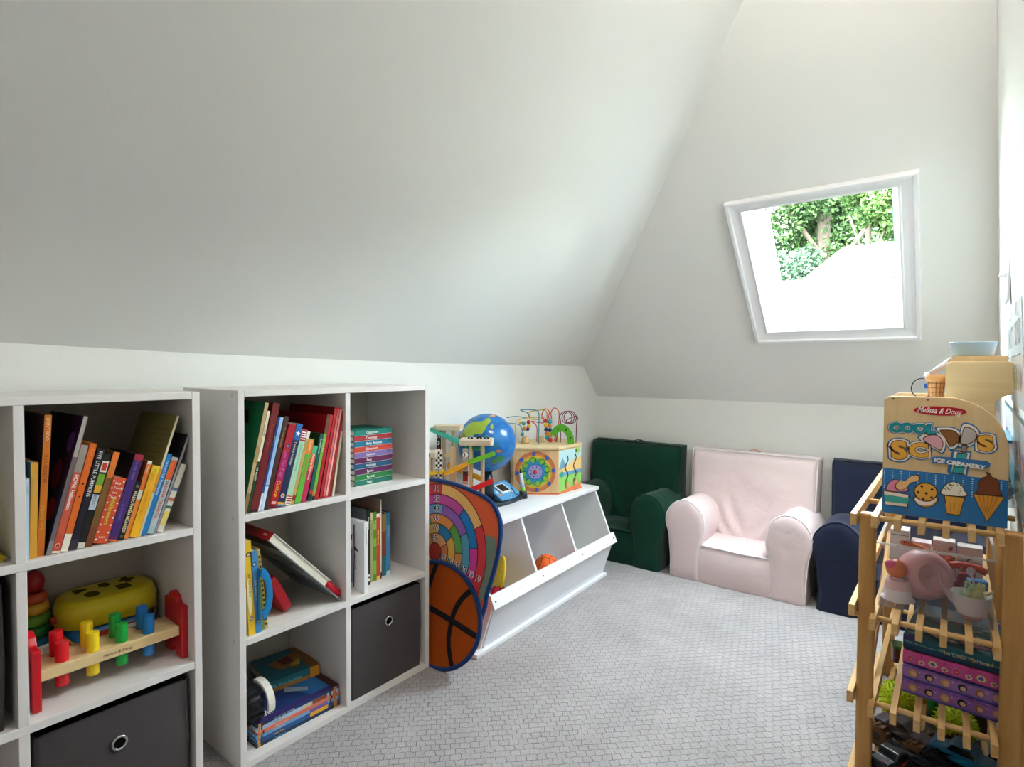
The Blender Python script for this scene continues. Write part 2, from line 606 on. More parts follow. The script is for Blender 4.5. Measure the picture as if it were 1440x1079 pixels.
for a, b in (((X0 - .02, VB - .02), (X0 + .03, V1 + .02)), ((X1 - .024, VB - .02), (X1 + .02, V1 + .02)),
             ((X0 + .03, VB - .02), (X1 - .024, VB + .062)), ((X0 + .03, V1 - .012), (X1 - .024, V1 + .02))):
    G().b2((a[0], a[1], zz - .05), (b[0], b[1], zz), SASH).build('sash_rail', win, bevel=.003)
GK = M('2e4a40', .5, .3)
gx0, gx1, gv0, gv1 = X0 + .03, X1 - .024, VB + .062, V1 - .012
for a, b in (((gx0, gv0), (gx0 + .004, gv1)), ((gx1 - .004, gv0), (gx1, gv1)), ((gx0 + .004, gv0), (gx1 - .004, gv0 + .004)), ((gx0 + .004, gv1 - .004), (gx1 - .004, gv1))):
    G().b2((a[0], a[1], zz - .02), (b[0], b[1], zz - .008), GK).build('gasket', win)
G().b2((gx0 + .003, gv0 + .003, zz - .018), (gx1 - .003, gv1 - .003, zz - .012), glass('f3faf6', .02, .08, base='1c2a22')).build('pane', win)

# light switch on the right wall
sw = thing('light_switch', 'white toggle light switch plate on the right wall', 'switch',
           mw=axes((RW(1.0, 1.172), 1.015, 1.172), (0, -1, .0), (.0454, 0, 1), (-1, -.027, .0454)))
G().prism(rrect(-.036, -.058, .036, .058, .004), 0, .006, M('efefef', .3, .5)).build('plate', sw, bevel=.0025)
g = G().b2((-.005, -.012, .005), (.005, .012, .0075), M('e6e6e6', .35, .5))
g.b2((-.0045, -.004, .006), (.0045, .006, .019), M('f4f4f4', .3, .5), RX(-18))
g.build('toggle', sw, bevel=.0015)
g = G()
for s in (-1, 1):
    g.cyl((0, s * .03, .005), (0, s * .03, .0072), .0035, M('d8d8d8', .3, .5), n=10)
g.build('screws', sw)
# ------------------------------------------------------------------ what the skylight looks out on
def leaf_cloud(centres, n, size, mats, seed):
    rs = np.random.RandomState(seed)
    g = G()
    C = np.array([c[:3] for c in centres]); R = np.array([c[3] for c in centres])
    idx = rs.choice(len(centres), n, p=R ** 2 / (R ** 2).sum())
    d = rs.normal(size=(n, 3)); d /= np.linalg.norm(d, axis=1)[:, None]
    P = C[idx] + d * (R[idx] * rs.uniform(.45, 1.05, n))[:, None]
    V, Fq = [], []
    A = rs.normal(size=(n, 3)); A /= np.linalg.norm(A, axis=1)[:, None]
    Bv = np.cross(A, rs.normal(size=(n, 3))); Bv /= np.linalg.norm(Bv, axis=1)[:, None]
    S = size * rs.uniform(.6, 1.4, n)
    for k in range(len(mats)):
        sel = np.arange(n)[rs.randint(0, len(mats), n) == k] if False else np.arange(k, n, len(mats))
        p, a, b, s = P[sel], A[sel], Bv[sel], S[sel][:, None]
        q = np.stack([p - a * s, p + b * s * .55, p + a * s, p - b * s * .55], 1).reshape(-1, 3)
        g.add([tuple(x) for x in q], [(4 * i, 4 * i + 1, 4 * i + 2, 4 * i + 3) for i in range(len(sel))], mats[k])
    return g

def leafmat(h):
    m = M(h, .8, .05, vary=.25, scale=1.5)
    m.node_tree.nodes['Principled BSDF'].inputs['Transmission Weight'].default_value = 0
    return m
L1 = [leafmat('1c2a17'), leafmat('263a1c'), leafmat('152213')]
L2 = [leafmat('24361a'), leafmat('2d401f'), leafmat('1e2c15')]
BARK = M('2a2521', .9, .1, bump=.6, scale=8, vary=.2)
GRD = M('1c2616', .95, .05, vary=.25, scale=.7)
struct(G().b2((-40, 2.6, -4.6), (40, 60, -4.5), GRD).build('ground'))

def tree(label, base, top, r0, crown, n, size, mats, seed, limbs):
    t = thing('tree', label, 'tree', base, 0, 'trees beyond the skylight')
    b = Vector(base)
    G().tube(smooth_pts([(0, 0, 0), (.1, 0, (top - b.z) * .4), (-.05, .1, (top - b.z) * .75), (.05, 0, top - b.z)], 5), r0, BARK, 8).build('trunk', t)
    g = G()
    for p in limbs:
        g.tube(smooth_pts([Vector(q) - b for q in p], 4), r0 * .38, BARK, 6)
    g.build('branches', t)['kind'] = 'stuff'
    cl = [(c[0] - b.x, c[1] - b.y, c[2] - b.z, c[3]) for c in crown]
    leaf_cloud(cl, n, size, mats, seed).build('foliage', t, weld=False)['kind'] = 'stuff'

rs = random.Random(3)
crown = [(-1.15 + rs.uniform(-1.1, .9), 15.2 + rs.uniform(-1, 1), 4.3 + rs.uniform(-2.3, 2.0), rs.uniform(.5, .9)) for _ in range(26)]
tree('broad green tree with a thick trunk filling the left of the skylight', (-.84, 14.6, -4.5), 6.2, .15, crown, 42000, .05, L1, 1,
     [[(-.84, 14.6, 3.2), (-.2, 14.5, 3.9), (.3, 14.3, 4.6)], [(-.84, 14.6, 3.6), (-1.4, 14.4, 4.5), (-1.9, 14.2, 5.3)], [(-.84, 14.6, 2.4), (-1.4, 14.2, 2.9), (-2, 14, 3.3)]])
crown = [(.33 + rs.uniform(-.42, .5), 12.8 + rs.uniform(-.35, .35), 4.25 + rs.uniform(-.55, .7), rs.uniform(.18, .34)) for _ in range(22)]
tree('light green tree standing right of the trunk in the skylight', (.22, 12.8, -4.5), 4.5, .05, crown, 20000, .045, L2, 2,
     [[(.22, 12.8, 3.2), (.05, 12.7, 3.6), (-.1, 12.7, 4.1)], [(.22, 12.8, 3.1), (.5, 12.7, 3.7), (.7, 12.7, 4.2)]])
crown = [(-.45 + rs.uniform(-.35, .22), 9.6 + rs.uniform(-.2, .2), 2.45 + rs.uniform(-.6, .38), rs.uniform(.14, .24)) for _ in range(26)]
tree('dense pale green shrubby tree low at the left of the skylight', (-.45, 9.6, -4.5), 2.3, .07, crown, 16000, .035, [leafmat('1a271c'), leafmat('202f23'), leafmat('19271d')], 4,
     [[(-.45, 9.6, 1.6), (-.6, 9.55, 2.0), (-.7, 9.5, 2.3)]])

hs = thing('house', 'neighbouring house with a pale grey roof seen through the skylight', 'house', (2.5, 9.5, -4.5))
RF = M('4a4644', .8, .2, bump=.4, scale=14, vary=.08)
G().b2((-2.1, -.8, 0), (3.5, 2.3, 6.5), M('8a867e', .8, .2)).build('wall', hs)
# roof: gable plane facing the skylight, eave low and ridge beyond
x0, x1 = -2.59, 3.8
ev, rd_, zt = -1.15, 1.15, 7.59
g = G()
g.add([(x0, ev, 6.78), (x1, ev, 6.78), (x1, rd_, zt), (x0 + .165, rd_, zt), (x0, ev, 6.68), (x1, ev, 6.68), (x1, rd_, zt - .1), (x0 + .165, rd_, zt - .1)],
      [(0, 1, 2, 3), (4, 5, 6, 7), (0, 1, 5, 4), (1, 2, 6, 5), (2, 3, 7, 6), (3, 0, 4, 7)], RF)
g.add([(x0 + .165, rd_, zt), (x1, rd_, zt), (x1, 2.6, 6.7), (x0, 2.6, 6.7)], [(0, 1, 2, 3)], RF)
g.build('roof', hs)
G().b2((x0, ev - .1, 6.64), (x1, ev, 6.76), M('34362a', .5, .3)).build('gutter', hs)
G().b2((x0, ev - .02, 6.42), (x1, ev + .02, 6.64), M('8a8a86', .6, .3)).build('fascia', hs)
# ------------------------------------------------------------------ cube bookcases along the left wall
T_, P_ = .0159, .2985
H_ = 3 * P_ + T_
LAM = M('e5dfdb', .42, .4)
LAMB = M('c8bdae', .5, .3)
def organizer(label, ncol, F, y0, caps):
    t = thing('cube_bookcase', label, 'bookcase', (F, y0, 0), 0, 'white cube bookcases along the left wall')
    Wd = ncol * P_ + T_
    dp = .295
    for y in (0, Wd - T_):
        G().b2((-dp, y, 0), (0, y + T_, H_), LAM).build('side_panel', t, bevel=.0012)
    G().b2((-dp, T_, H_ - T_), (-.0005, Wd - T_, H_), LAM).build('top_panel', t, bevel=.001)
    G().b2((-dp, T_, 0), (-.0005, Wd - T_, T_), LAM).build('bottom_panel', t, bevel=.001)
    for k in (1, 2):
        G().b2((-dp, T_, k * P_), (-.0005, Wd - T_, k * P_ + T_), LAM).build('shelf', t, bevel=.001)
    for c in range(1, ncol):
        for k in range(3):
            G().b2((-dp + .004, c * P_, k * P_ + T_), (-.001, c * P_ + T_, (k + 1) * P_), LAM).build('divider', t, bevel=.001)
    G().b2((-dp - .003, .002, .002), (-dp, Wd - .002, H_ - .002), LAMB).build('back_panel', t)
    for k in range(4 if caps else 0):
        z = min(H_ - .012, max(.012, k * P_ + .008))
        G().cyl((-.026, -.0008, z), (-.026, .002, z), .0048, M('c9c6c3', .4, .4), n=14).build('screw_cap', t)
    return t
FB, FA = .31, .3204
YB, YA = 0.0, -.0887 - (3 * P_ + T_)
organizer('white six-cube bookcase, two columns wide, nearer the skylight corner', 2, FB, YB, True)
organizer('white cube bookcase cut off by the left edge of the picture', 3, FA, YA, False)

FAB = cloth('4b4546', .08, .95, 700, .05)
CHR = M('c8c8c8', .22, .6, metal=1)
def fabric_bin(label, x, yc):
    t = thing('fabric_bin', label, 'storage bin', (x, yc, T_), 0, 'dark grey fabric bins in the bookcases')
    w, h, d, k = .1315, .262, .262, .006
    secs = []
    for z in (0, .004, .13, h):
        bl = .0025 * sin(pi * z / h)
        secs.append([(p[0], p[1], z) for p in rrect(-d, -w - bl, bl, w + bl, .008, 3)])
    G().loft(secs, FAB, caps=(True, False)).build('body', t)
    G().loft([[(p[0], p[1], z) for p in rrect(-d + k, -w + k, -k, w - k, .006, 3)] for z in (h, .01)], FAB, caps=(False, True)).build('lining', t)
    zg = .188
    TG = axes((.0035, 0, zg), (0, 1, 0), (0, 0, 1), (1, 0, 0))
    G().torus(.0125, .0028, CHR, 24, 8, TG).build('grommet', t)
    G().cyl((.0, 0, zg), (.0036, 0, zg), .0112, M('0c0b0b', .9, .05), n=20).build('finger_hole', t)
    return t
fabric_bin('dark grey fabric bin with metal grommet, lower right cube of six-cube bookcase', FB - .012, YB + P_ * 1.5 + T_ / 2)
fabric_bin('dark grey fabric bin with grommet under the toy pounding bench', FA - .012, YA + 2.5 * P_ + T_ / 2)
fabric_bin('dark grey fabric bin at the left picture edge, beside the stacking rings', FA - .015, YA + 1.5 * P_ + T_ / 2 - .006)['category'] = 'storage bin'
bpy.data.objects['fabric_bin.002'].location.z = P_ + T_

# ------------------------------------------------------------------ books
PAGE = M('ece4d2', .9, .1, bump=.3, scale=300)
PAGE2 = M('d9cfb8', .9, .1, bump=.3, scale=300)
UP = axes((0, 0, 0), (1, 0, 0), (0, 1, 0), (0, 0, 1))
FLAT = axes((0, 0, 0), (1, 0, 0), (0, 0, 1), (0, -1, 0))    # lying down, spine out, title upright
def book(label, mw, th, h, d, col, title=None, tc='f4f0e6', bands=(), group=None, side=None, tsize=.62, v0=.12, v1=.92, board=False, name='book', extra=None, side_art=None, bold=0, sp=None):
    """spine faces local +x, thickness along -y..0, height z. bands: (from, to, colour) up the spine"""
    c = M(col, .42, .4)
    bt = min(.0024, th * .22)
    g = G()
    sc_ = M(sp, .42, .4) if sp else c
    g.b2((-bt, -th, 0), (0, 0, h), sc_)
    g.b2((-d, -th, 0), (-bt, -th + bt, h), M(side, .42, .4) if side else c)
    g.b2((-d, -bt, 0), (-bt, 0, h), c)
    o = g.build(name)
    o.matrix_world = mw
    tag(o, label, 'book', group)
    ins = .001 if board else .003
    if th - 2 * bt > .0012:
        G().b2((-d + ins, -th + bt, ins), (-bt, -bt, h - ins), PAGE2 if board else PAGE).build('pages', o)
    TS_ = axes((0, -th, 0), (0, 1, 0), (0, 0, 1), (1, 0, 0))      # u across the spine, v up it
    if bands or title or extra:
        a = Art()
        for b0, b1, bc in bands:
            a.rect(th * .03, b0 * h, th * .97, b1 * h, bc, 0)
        if title:
            for i, (s, q0, q1, cc) in enumerate([(title, v0, v1, tc)] if isinstance(title, str) else title):
                sz = th * tsize
                a.text(s, th * .5 - sz * .34, q1 * h, sz, cc, 2, rot=-90, maxw=(q1 - q0) * h, bold=bold)
        if extra:
            extra(a, th, h)
        a.build('spine_print', o, TS_)
    if side_art:
        a = Art()
        side_art(a, d, h)
        a.build('cover_print', o, axes((-d, -th, 0), (1, 0, 0), (0, 0, 1), (0, -1, 0)))
    return o

class Row:
    """books standing side by side, leaning right by ang degrees; keeps them from cutting into each other"""
    def __init__(self, zb, x, y):
        self.z, self.x, self.yr, self.prev = zb, x, y, None
    def put(self, label, th, h, ang, d, col, gap=0, dx=0, y=None, **kw):
        a = rad(ang)
        need = self.yr + th / cos(a) + .0004 + gap
        if self.prev:
            h1, a1 = self.prev
            zm = min(h1 * cos(a1), h * cos(a))
            need += max(0, zm * (math.tan(a1) - math.tan(a)))
        else:
            need = self.yr + th * cos(a)
        if y is not None:
            need = max(need, y)
        self.yr, self.prev = need, (h, a)
        mw = Matrix.Translation((self.x + dx, need, self.z)) @ Matrix.Rotation(-a, 4, 'X')
        return book(label, mw, th, h, d, col, **kw)

def dots(c, n, rr=.07):
    def f(a, th, h):
        for i in range(n):
            for s in (.13, .87):
                a.disc(th * (s if i % 2 else s), h * (i + .5) / n, th * rr, c, 1, n=10)
    return f
def disc_at(v, r, c, c2=None):
    def f(a, th, h):
        a.disc(th * .5, h * v, th * r, c, 1, n=16)
        if c2:
            a.disc(th * .5, h * v, th * r * .55, c2, 2, n=14)
    return f
def multi(*fs):
    def f(a, th, h):
        for q in fs:
            q(a, th, h)
    return f
def star_at(v, r, c):
    def f(a, th, h):
        pts = [(th * .5 + th * r * (1 if i % 2 == 0 else .42) * cos(rad(90 + 36 * i)), h * v + th * r * (1 if i % 2 == 0 else .42) * sin(rad(90 + 36 * i))) for i in range(10)]
        a.poly(pts, c, 3)
    return f

# --- six-cube bookcase, upper left cube: a leaning row of holiday books
GX = 'holiday books in the upper left cube of the six-cube bookcase'
R = Row(P_ * 2 + T_, FB - .014, .0175)
def green_cover(a, d, h):
    a.disc(d * .52, h * .50, d * .27, 'd8d8d6', 0)
    a.disc(d * .52, h * .50, d * .19, '9fa6a2', 1)
    a.poly([(d * .35, h * .74), (d * .75, h * .80), (d * .7, h * .92), (d * .4, h * .93)], '141c1a', 0)
    a.disc(d * .45, h * .85, d * .05, '5a7a6e', 1)
R.put('tall green picture book with tan spine leaning at the far left of its cube', .0085, .271, 12.5, .245, '0d5a34', sp='b99f72', bands=((.0, .18, '8b6a3c'), (.45, .6, 'a98a56')), group=GX, side_art=green_cover)
R.put('thin dark green book with HO HO HO in white, lower spine', .0075, .250, 12.5, .19, '123b22', bands=((.5, 1, 'e9dcc0'),), title=[('HO HO HO', .16, .44, 'f4f2ea'), ('Stories', .52, .82, '8c2a22')], group=GX, tsize=.8, bold=.02)
R.put('thick dark red cloth hardback beside the thin HO HO HO book', .0185, .268, 13.2, .22, '6e1618', title='Christmas Treasury', tc='b5533c', v0=.35, v1=.8, bands=((.0, .02, '3c0c0e'),), group=GX, tsize=.45)
R.put('thin navy book with white foot of spine, right of thick dark red hardback', .0055, .232, 13.6, .2, '24427c', bands=((0, .19, 'e6e8ec'),), title='Silent Night', v0=.3, v1=.8, group=GX)
R.put('pale blue slim book right of the thin navy one', .0085, .232, 13.6, .2, '9cc0e6', bands=((0, .25, 'c9def2'), (.26, .27, '4a6ea4')), title='A Winter Story', tc='5f86b8', v0=.36, v1=.9, group=GX)
R.put('brown picture book with gold spine lettering in the holiday row', .0115, .234, 14.3, .25, '4e2a20', title='The Polar Express', tc='d6a33e', v0=.25, v1=.88, group=GX, tsize=.6)
R.put('bright red book with yellow lettering at the foot of its spine', .0195, .212, 15.5, .2, 'b01528', bands=((.30, .66, 'a81a5a'), (.0, .035, '7a0f1c')), title=[('Curious', .10, .32, 'f0c632'), ('Love You Truly', .36, .68, 'd46ca6')], group=GX, tsize=.66, bold=.01,
      extra=multi(disc_at(.735, .24, '2a3f7c', '7f96c8'), lambda a, th, h: a.rect(th * .2, h * .045, th * .8, h * .075, 'e8b8ae', 1)))
R.put('white-edged navy book with a white star at the head of its spine', .0185, .212, 15.5, .2, '1b2a52', bands=((.80, 1, '2363a8'), (.02, .05, 'e9a73a'), (.0, .02, '2f7fc0')), title='Twinkle Holiday', tc='e8dcc0', v0=.22, v1=.78, group=GX, tsize=.5,
      extra=multi(star_at(.88, .40, 'f6f6f6'), disc_at(.125, .3, 'e9dfd0', 'd8702a')), sp='1b2a52', side='f0ede8')
def strips(a, th, h):
    for v in (.015, .045, .075, .105, .86, .89, .92, .95):
        a.rect(th * .1, h * v, th * .9, h * (v + .015), 'a8272c' if v < .5 else 'f4f0ea', 1)
R.put('mint green book with red and white striped ends on its spine', .0165, .196, 15.0, .17, 'a8d2b4', bands=((0, .13, 'f2ead8'), (.84, 1, 'a8272c')), title='Christmas Is Coming', tc='5c8f6c', v0=.2, v1=.8, group=GX, extra=strips, board=True, tsize=.5, side='d6b96a')
R.put('slim tan book with red and white diamonds along the spine', .0085, .19, 15.0, .17, 'c7a35c', bands=((.05, .12, '8c2a22'), (.9, 1, 'e9e4dc')), title='Jolly Snow', tc='8c2a22', v0=.2, v1=.85, group=GX, board=True)
R.put('lime green board book with an orange label at its head', .0165, .168, 14.6, .16, '5fb13a', bands=((.76, .985, 'e8832e'),), title=[('Winter Wish', .1, .70, 'd84a2e'), ('Scholar', .79, .97, 'f9e0c0')], group=GX, board=True, tsize=.58)
R.put('short magenta and orange board book, shortest of the leaning holiday row', .0145, .148, 14.6, .14, 'b8244e', bands=((.55, .86, 'df6a3a'), (.86, 1, '3fae7c')), title='Dancing Dinosaurs', tc='f4d9d9', v0=.12, v1=.85, group=GX, board=True, tsize=.62, bold=.01)
R.put('dark teal book with pale lettering, right of short magenta board book', .0105, .178, 12.8, .17, '0f5a50', title='Snowy Friends', tc='d8f0e8', v0=.2, v1=.92, group=GX, board=True, side='123a20', bands=((0, .1, '0a3a34'), (.1, .16, 'c02a34')))
R.put('thin grass green book with yellow lettering among the holiday books', .0085, .178, 12.8, .17, '7cae3e', title='The Merry Bears', tc='f6ec9a', v0=.35, v1=.92, group=GX, board=True, bands=((.0, .06, '2a1712'), (.06, .1, 'd8742c')), side='2c6a2c')
def medal(a, d, h):
    a.disc(d * .62, h * .66, d * .13, '1c2230', 0)
    a.disc(d * .62, h * .66, d * .10, '3a4a62', 1)
    a.rect(d * .95, 0, d, h, 'd8b9a0', 0)
R.put('wide red picture book with a dark round emblem on its cover', .0095, .228, 12.2, .26, 'a8101e', bands=((.05, .95, 'b21a2c'),), group=GX, side_art=medal)
for k, (th, h, c, lb) in enumerate(((.0085, .249, '8a1014', 'red slim picture book, tallest of the red set by the divider'), (.007, .247, 'a41a22', 'slim red book second in the striped red set by the divider'),
                                    (.0065, .245, 'c23a3e', 'lighter red slim book in the set by the divider'), (.0065, .236, '9a151c', 'last slim red book, just before the cream one'))):
    R.put(lb, th, h, 11.6, .225, c, gap=.0006, group=GX, bands=((.02, .98, ('b3282c', 'd86a66', 'e6a49c', 'b02028')[k]),), side='7a0c12',
          side_art=(lambda a, d, h: a.rect(d * .80, h * .72, d * .93, h * .9, '5c6668', 0)) if k == 0 else None)
R.put('thin cream book at the right end of the holiday row', .0065, .180, 9.6, .2, 'd6c3a2', gap=.0, group=GX, bands=((.02, .98, 'e0d0b2'),))
# --- upper right cube: stack of small board books lying flat
GS = 'little board books stacked in the upper right cube'
z = P_ * 2 + T_
stk = [('Safari', '0f6b58', 'dark green, bottom of the stack'), ('Forest', '1f7a3c', 'leaf green, second from the bottom'), ('Space', '5a1a52', 'plum, below the lower blue one'), ('Vehicles', '13587c', 'deep blue, under the upper plum one'),
       ('Pets', '62184a', 'plum, right under the lavender one'), ('Colors', '7d6aa6', 'lavender, the only one'), ('Dinosaurs', 'c8402c', 'orange red, above the lavender one'), ('Baby Animals', '10708e', 'blue, between two red ones'),
       ('Counting', 'b02c34', 'red, second from the top'), ('Opposites', '108070', 'teal, top of the stack')]
rr_ = random.Random(5)
for i, (s, c, w) in enumerate(stk):
    th = .0164
    h, d = .140, .140
    j = rr_.uniform(-.0015, .0015)
    a_ = rr_.uniform(-.8, .8)
    mw = Matrix.Translation((FB - .068 + j, .379, z + (i + 1) * (th + .0002))) @ RZ(a_ - 1.5) @ FLAT
    # FLAT runs local z towards -y, so the spine starts at the far end
    mw = Matrix.Translation((FB - .068 + j, .379 + h, z + (i + 1) * (th + .0002))) @ RZ(a_ - 1.0) @ FLAT
    book('small square board book, ' + w, mw, th, h, d, c, group=GS, board=True, sp=c,
         extra=lambda a, th, h, s=s: (a.text(s, th * .30, h * .70, th * .66, 'f4f4f0', 2, rot=-90, bold=.012), a.disc(th * .7, h * .10, th * .13, '22303c', 2, n=8), a.rect(0, 0, th * .05, h, 'd9d4c8', 1)))

# --- middle right cube: books turned to the side wall, white box book in front
GM = 'books in the middle right cube of the six-cube bookcase'
def white_cover(a, d, h):
    a.poly([(d * 0.487, h * .05), (d * 0.741, h * .10), (d * 0.730, h * .62), (d * 0.595, h * .45), (d * 0.487, h * .30)], '8ea6bc', 0)
    a.poly([(d * 0.487, h * .45), (d * 0.719, h * .72), (d * 0.730, h * .80), (d * 0.487, h * .62)], '3d5f84', 1)
    a.poly([(d * 0.514, h * .08), (d * 0.703, h * .2), (d * 0.676, h * .33), (d * 0.525, h * .2)], '2f4866', 1)
    a.line([(d * 0.757, h * .04), (d * 0.773, h * .5), (d * 0.768, h * .94)], d * .028, '7c1f35', 2)
    a.poly([(d * 0.773, h * .58), (d * 0.892, h * .56), (d * 0.795, h * .63)], '26302c', 3)
    a.line([(d * 0.795, h * .3), (d * 0.816, h * .42), (d * 0.800, h * .5)], d * .012, '4c8a58', 2)
z = P_ + T_
mw = Matrix.Translation((FB - .006, .3775, z + .0005))
book('tall white book with blue wing and red line on its cover', mw, .0135, .206, .20, 'eceae8', title='The Book of Birds', tc='4a4a4c', v0=.3, v1=.93, group=GM, tsize=.5, side_art=white_cover)
R = Row(z, FB - .050, .4075)
R.put('black book with white blocks on its spine, beside the tall white book', .0115, .228, 0, .2, '17171a', title='Animal Facts', v0=.25, v1=.9, group=GM, bands=((.05, .09, 'e8e8e8'), (.11, .14, 'e8e8e8')), side='6a6c70')
R.put('maroon book next to the black one in the middle right cube', .0058, .220, 0, .2, '6e2027', group=GM, bands=((.0, .5, '8a2a3c'),), title='Fables', v0=.55, v1=.95, tc='d9b48a', dx=-.006)
R.put('pale olive book in the middle of the middle right cube', .0120, .212, 0, .2, '9aa267', group=GM, dx=-.012, bands=((.9, 1, 'c9c48e'),), title='Garden Tales', v0=.3, v1=.85, tc='6a7240', gap=.002)
R.put('leafy green spined book left of the red lettered book', .0120, .212, 0, .2, '4d8a2e', group=GM, dx=-.012, bands=((.1, .3, '7fae4a'), (.5, .62, '7fae4a'), (.75, .88, '8fb85a')), title='Jungle', v0=.35, v1=.9, tc='26501a')
R.put('red book with yellow spine lettering in middle right cube', .0125, .205, 0, .19, 'b8402a', group=GM, dx=-.012, title='Adventures', tc='f0cf4a', v0=.2, v1=.75, tsize=.8, bold=.015, bands=((0, .06, 'e2b63c'), (.94, 1, 'e9dcc0')))
R.put('taller cream book behind the red lettered one', .005, .245, 0, .23, 'd8c4ae', group=GM, dx=-.014, bands=((0, .08, '5a1d22'),), side='b89a8c', gap=.003)
R.put('brown and teal book left of the blue book, middle right cube', .0165, .195, 0, .19, '7c3a22', group=GM, gap=.010, dx=-.025, bands=((0, .32, '1f6c78'), (.72, 1, '8a6a34')))
R.put('blue book with pale lettering near the right of the middle right cube', .0165, .196, 0, .19, '3d7fae', group=GM, dx=-.025, title='Ocean Life', tc='e6d98a', v0=.4, v1=.8, bands=((.0, .06, 'c9dae6'), (.8, 1, '2a7a8e')), tsize=.5)
R.put('thin dark purple book, last in the middle right cube', .007, .168, 0, .17, '2c1640', group=GM, dx=-.04)

# --- middle left cube: upright board books and one big hardback leaning across
GL = 'books in the middle left cube of the six-cube bookcase'
z = P_ + T_
book('thin white card standing at the left of the middle left cube', Matrix.Translation((FB - .010, T_ + .0055, z)), .004, .12, .10, 'ece8da', group=GL)
R = Row(z, FB - .012, T_ + .0065)
# these lean left
def left(label, y, th, h, ang, d, col, **kw):
    a = rad(ang)
    mw = Matrix.Translation((FB - .012 + kw.pop('dx', 0), y, z)) @ Matrix.Rotation(a, 4, 'X') @ T3(0, th, 0)
    return book(label, mw, th, h, d, col, **kw)
left('yellow board book with a cartoon bear badge, leftmost in the middle left cube', .0290, .0165, .232, 2.6, .17, 'e0b62c', title='Jack and the Bear', tc='6a4a1c', v0=.3, v1=.66, group=GL, board=True, tsize=.5,
     extra=multi(disc_at(.86, .36, '5a4a3a', 'd9c090'), disc_at(.18, .3, '5a7a8a', 'e8d9a0'), lambda a, th, h: a.poly(circ(th * .35, h * .42, th * .3, h * .2), 'ece0a8', 1)))
left('blue board book with a grey disc on its spine', .0462, .0155, .205, 3.6, .16, '4384b8', title='Under the Blue Sea', tc='d8d28a', v0=.25, v1=.66, group=GL, board=True, tsize=.46,
     extra=multi(disc_at(.84, .34, '2a4a6a', 'd0d8dc'), disc_at(.14, .3, '2a4a6a', 'c8b86a')))
left('thin green and brown book behind the blue handle', .0630, .0085, .205, 4.6, .18, '7f8a4a', group=GL, bands=((.6, 1, '9a8a6a'),), dx=-.006)
left('thin yellow and black checked book right of the blue handle', .0730, .0075, .205, 5.5, .18, 'c9b04a', group=GL, dx=-.006,
     extra=lambda a, th, h: [a.rect(th * .2, h * (.05 + .06 * i), th * .8, h * (.08 + .06 * i), '3a2e1c', 1) for i in range(15)])
t = thing('handle_board', 'bright blue arched carry handle sticking out of the board books', 'handle book', (FB - .006, .050, z + .034))
# a slim blue case between the books whose handle juts forward
hp = circ(0, 0, 1, 1, 16, -80, 80)
outer = [(.032 * p[0] ** .8 if p[0] > 0 else 0, .066 * p[1]) for p in hp]
inner = [(.017 * (p[0] ** .8) if p[0] > 0 else 0, .044 * p[1]) for p in hp][::-1]
TQ = Matrix.Translation((0, 0, .064)) @ Matrix.Rotation(rad(2), 4, 'X') @ axes((0, 0, 0), (.20, .98, 0), (0, 0, 1), (.98, -.20, 0))
G().prism([(p[0], p[1]) for p in outer + inner], .0, .007, M('1684c4', .35, .45), TQ).build('handle', t, bevel=.0015)
G().b2((-.004, -.001, .0), (.0, .004, .128), M('1674ae', .4, .4)).build('mount', t)
t = thing('toy_case', 'red plastic case lying in the shadow of the big leaning hardback', 'toy case', (FB - .055, .152, z))
TQ = RX(26)
G().prism(rrect(-.10, 0, 0, .112, .020), -.024, 0, M('b51424', .35, .45), TQ @ axes((0, 0, 0), (1, 0, 0), (0, 0, 1), (0, -1, 0))).build('shell', t, bevel=.004)
G().prism(rrect(-.09, .014, -.012, .095, .012), -.026, -.024, M('e0b62c', .4, .4), TQ @ axes((0, .0005, 0), (1, 0, 0), (0, 0, 1), (0, -1, 0))).build('inset', t)
left('thin olive book leaning left of the red case', .0860, .003, .150, 14, .14, 'a39a5a', group=GL, dx=-.03)
# big hardback: leans left across the cube, spine high at the left
yb_, zb_, ytop, ztop = .2960, z + .0015, .0840, .5350
ang = math.atan2(ztop - zb_, yb_ - ytop)
L_ = math.hypot(yb_ - ytop, ztop - zb_)
dv, nv = Vector((0, -cos(ang), sin(ang))), Vector((0, sin(ang), cos(ang)))
TB = axes((FB - .014, yb_ - .0045, zb_), dv, nv, (dv.cross(nv)))
t = thing('hardback_book', 'big white-and-red hardback leaning across the middle left cube', 'book', mw=TB, group=GL)
# local: x up the slope, y away from the lower board, z = -world x (into the cube)
sgn = 1 if dv.cross(nv).x < 0 else -1
dpt = sgn * .235
WHT = M('e9e6e2', .45, .4)
G().b2((0, 0, 0), (L_, .0022, dpt), M('8e9498', .45, .4)).build('lower_board', t)
G().b2((.072, .021, 0), (L_, .0232, dpt), WHT).build('upper_board', t)
G().b2((.076, .0022, sgn * .003), (L_ - .003, .021, dpt - sgn * .003), PAGE).build('pages', t)
G().b2((L_ - .001, 0, 0), (L_ + .0015, .0232, dpt), M('a3161c', .45, .4)).build('spine', t)
a = Art()
a.rect(.006, .008, .022, .013, 'd8a8a0', 1)
a.rect(.05, .002, .11, .020, '7c2a2c', 0)
a.build('spine_print', t, axes((L_ + .0016, .0225, sgn * .012), (0, 0, sgn), (0, -1, 0), (1, 0, 0) if sgn > 0 else (1, 0, 0)))
a = Art()
for q in ((.03, .02, .10, .2), (.09, .06, .17, .19), (.15, .01, .22, .12)):
    a.poly([(q[0], q[1]), (q[2], q[1] + .02), (q[2] - .01, q[3]), (q[0] + .015, q[3] - .03)], '5f666c', 0)
a.rect(L_ - .045, .0, L_, .235, '2c2226', 1)
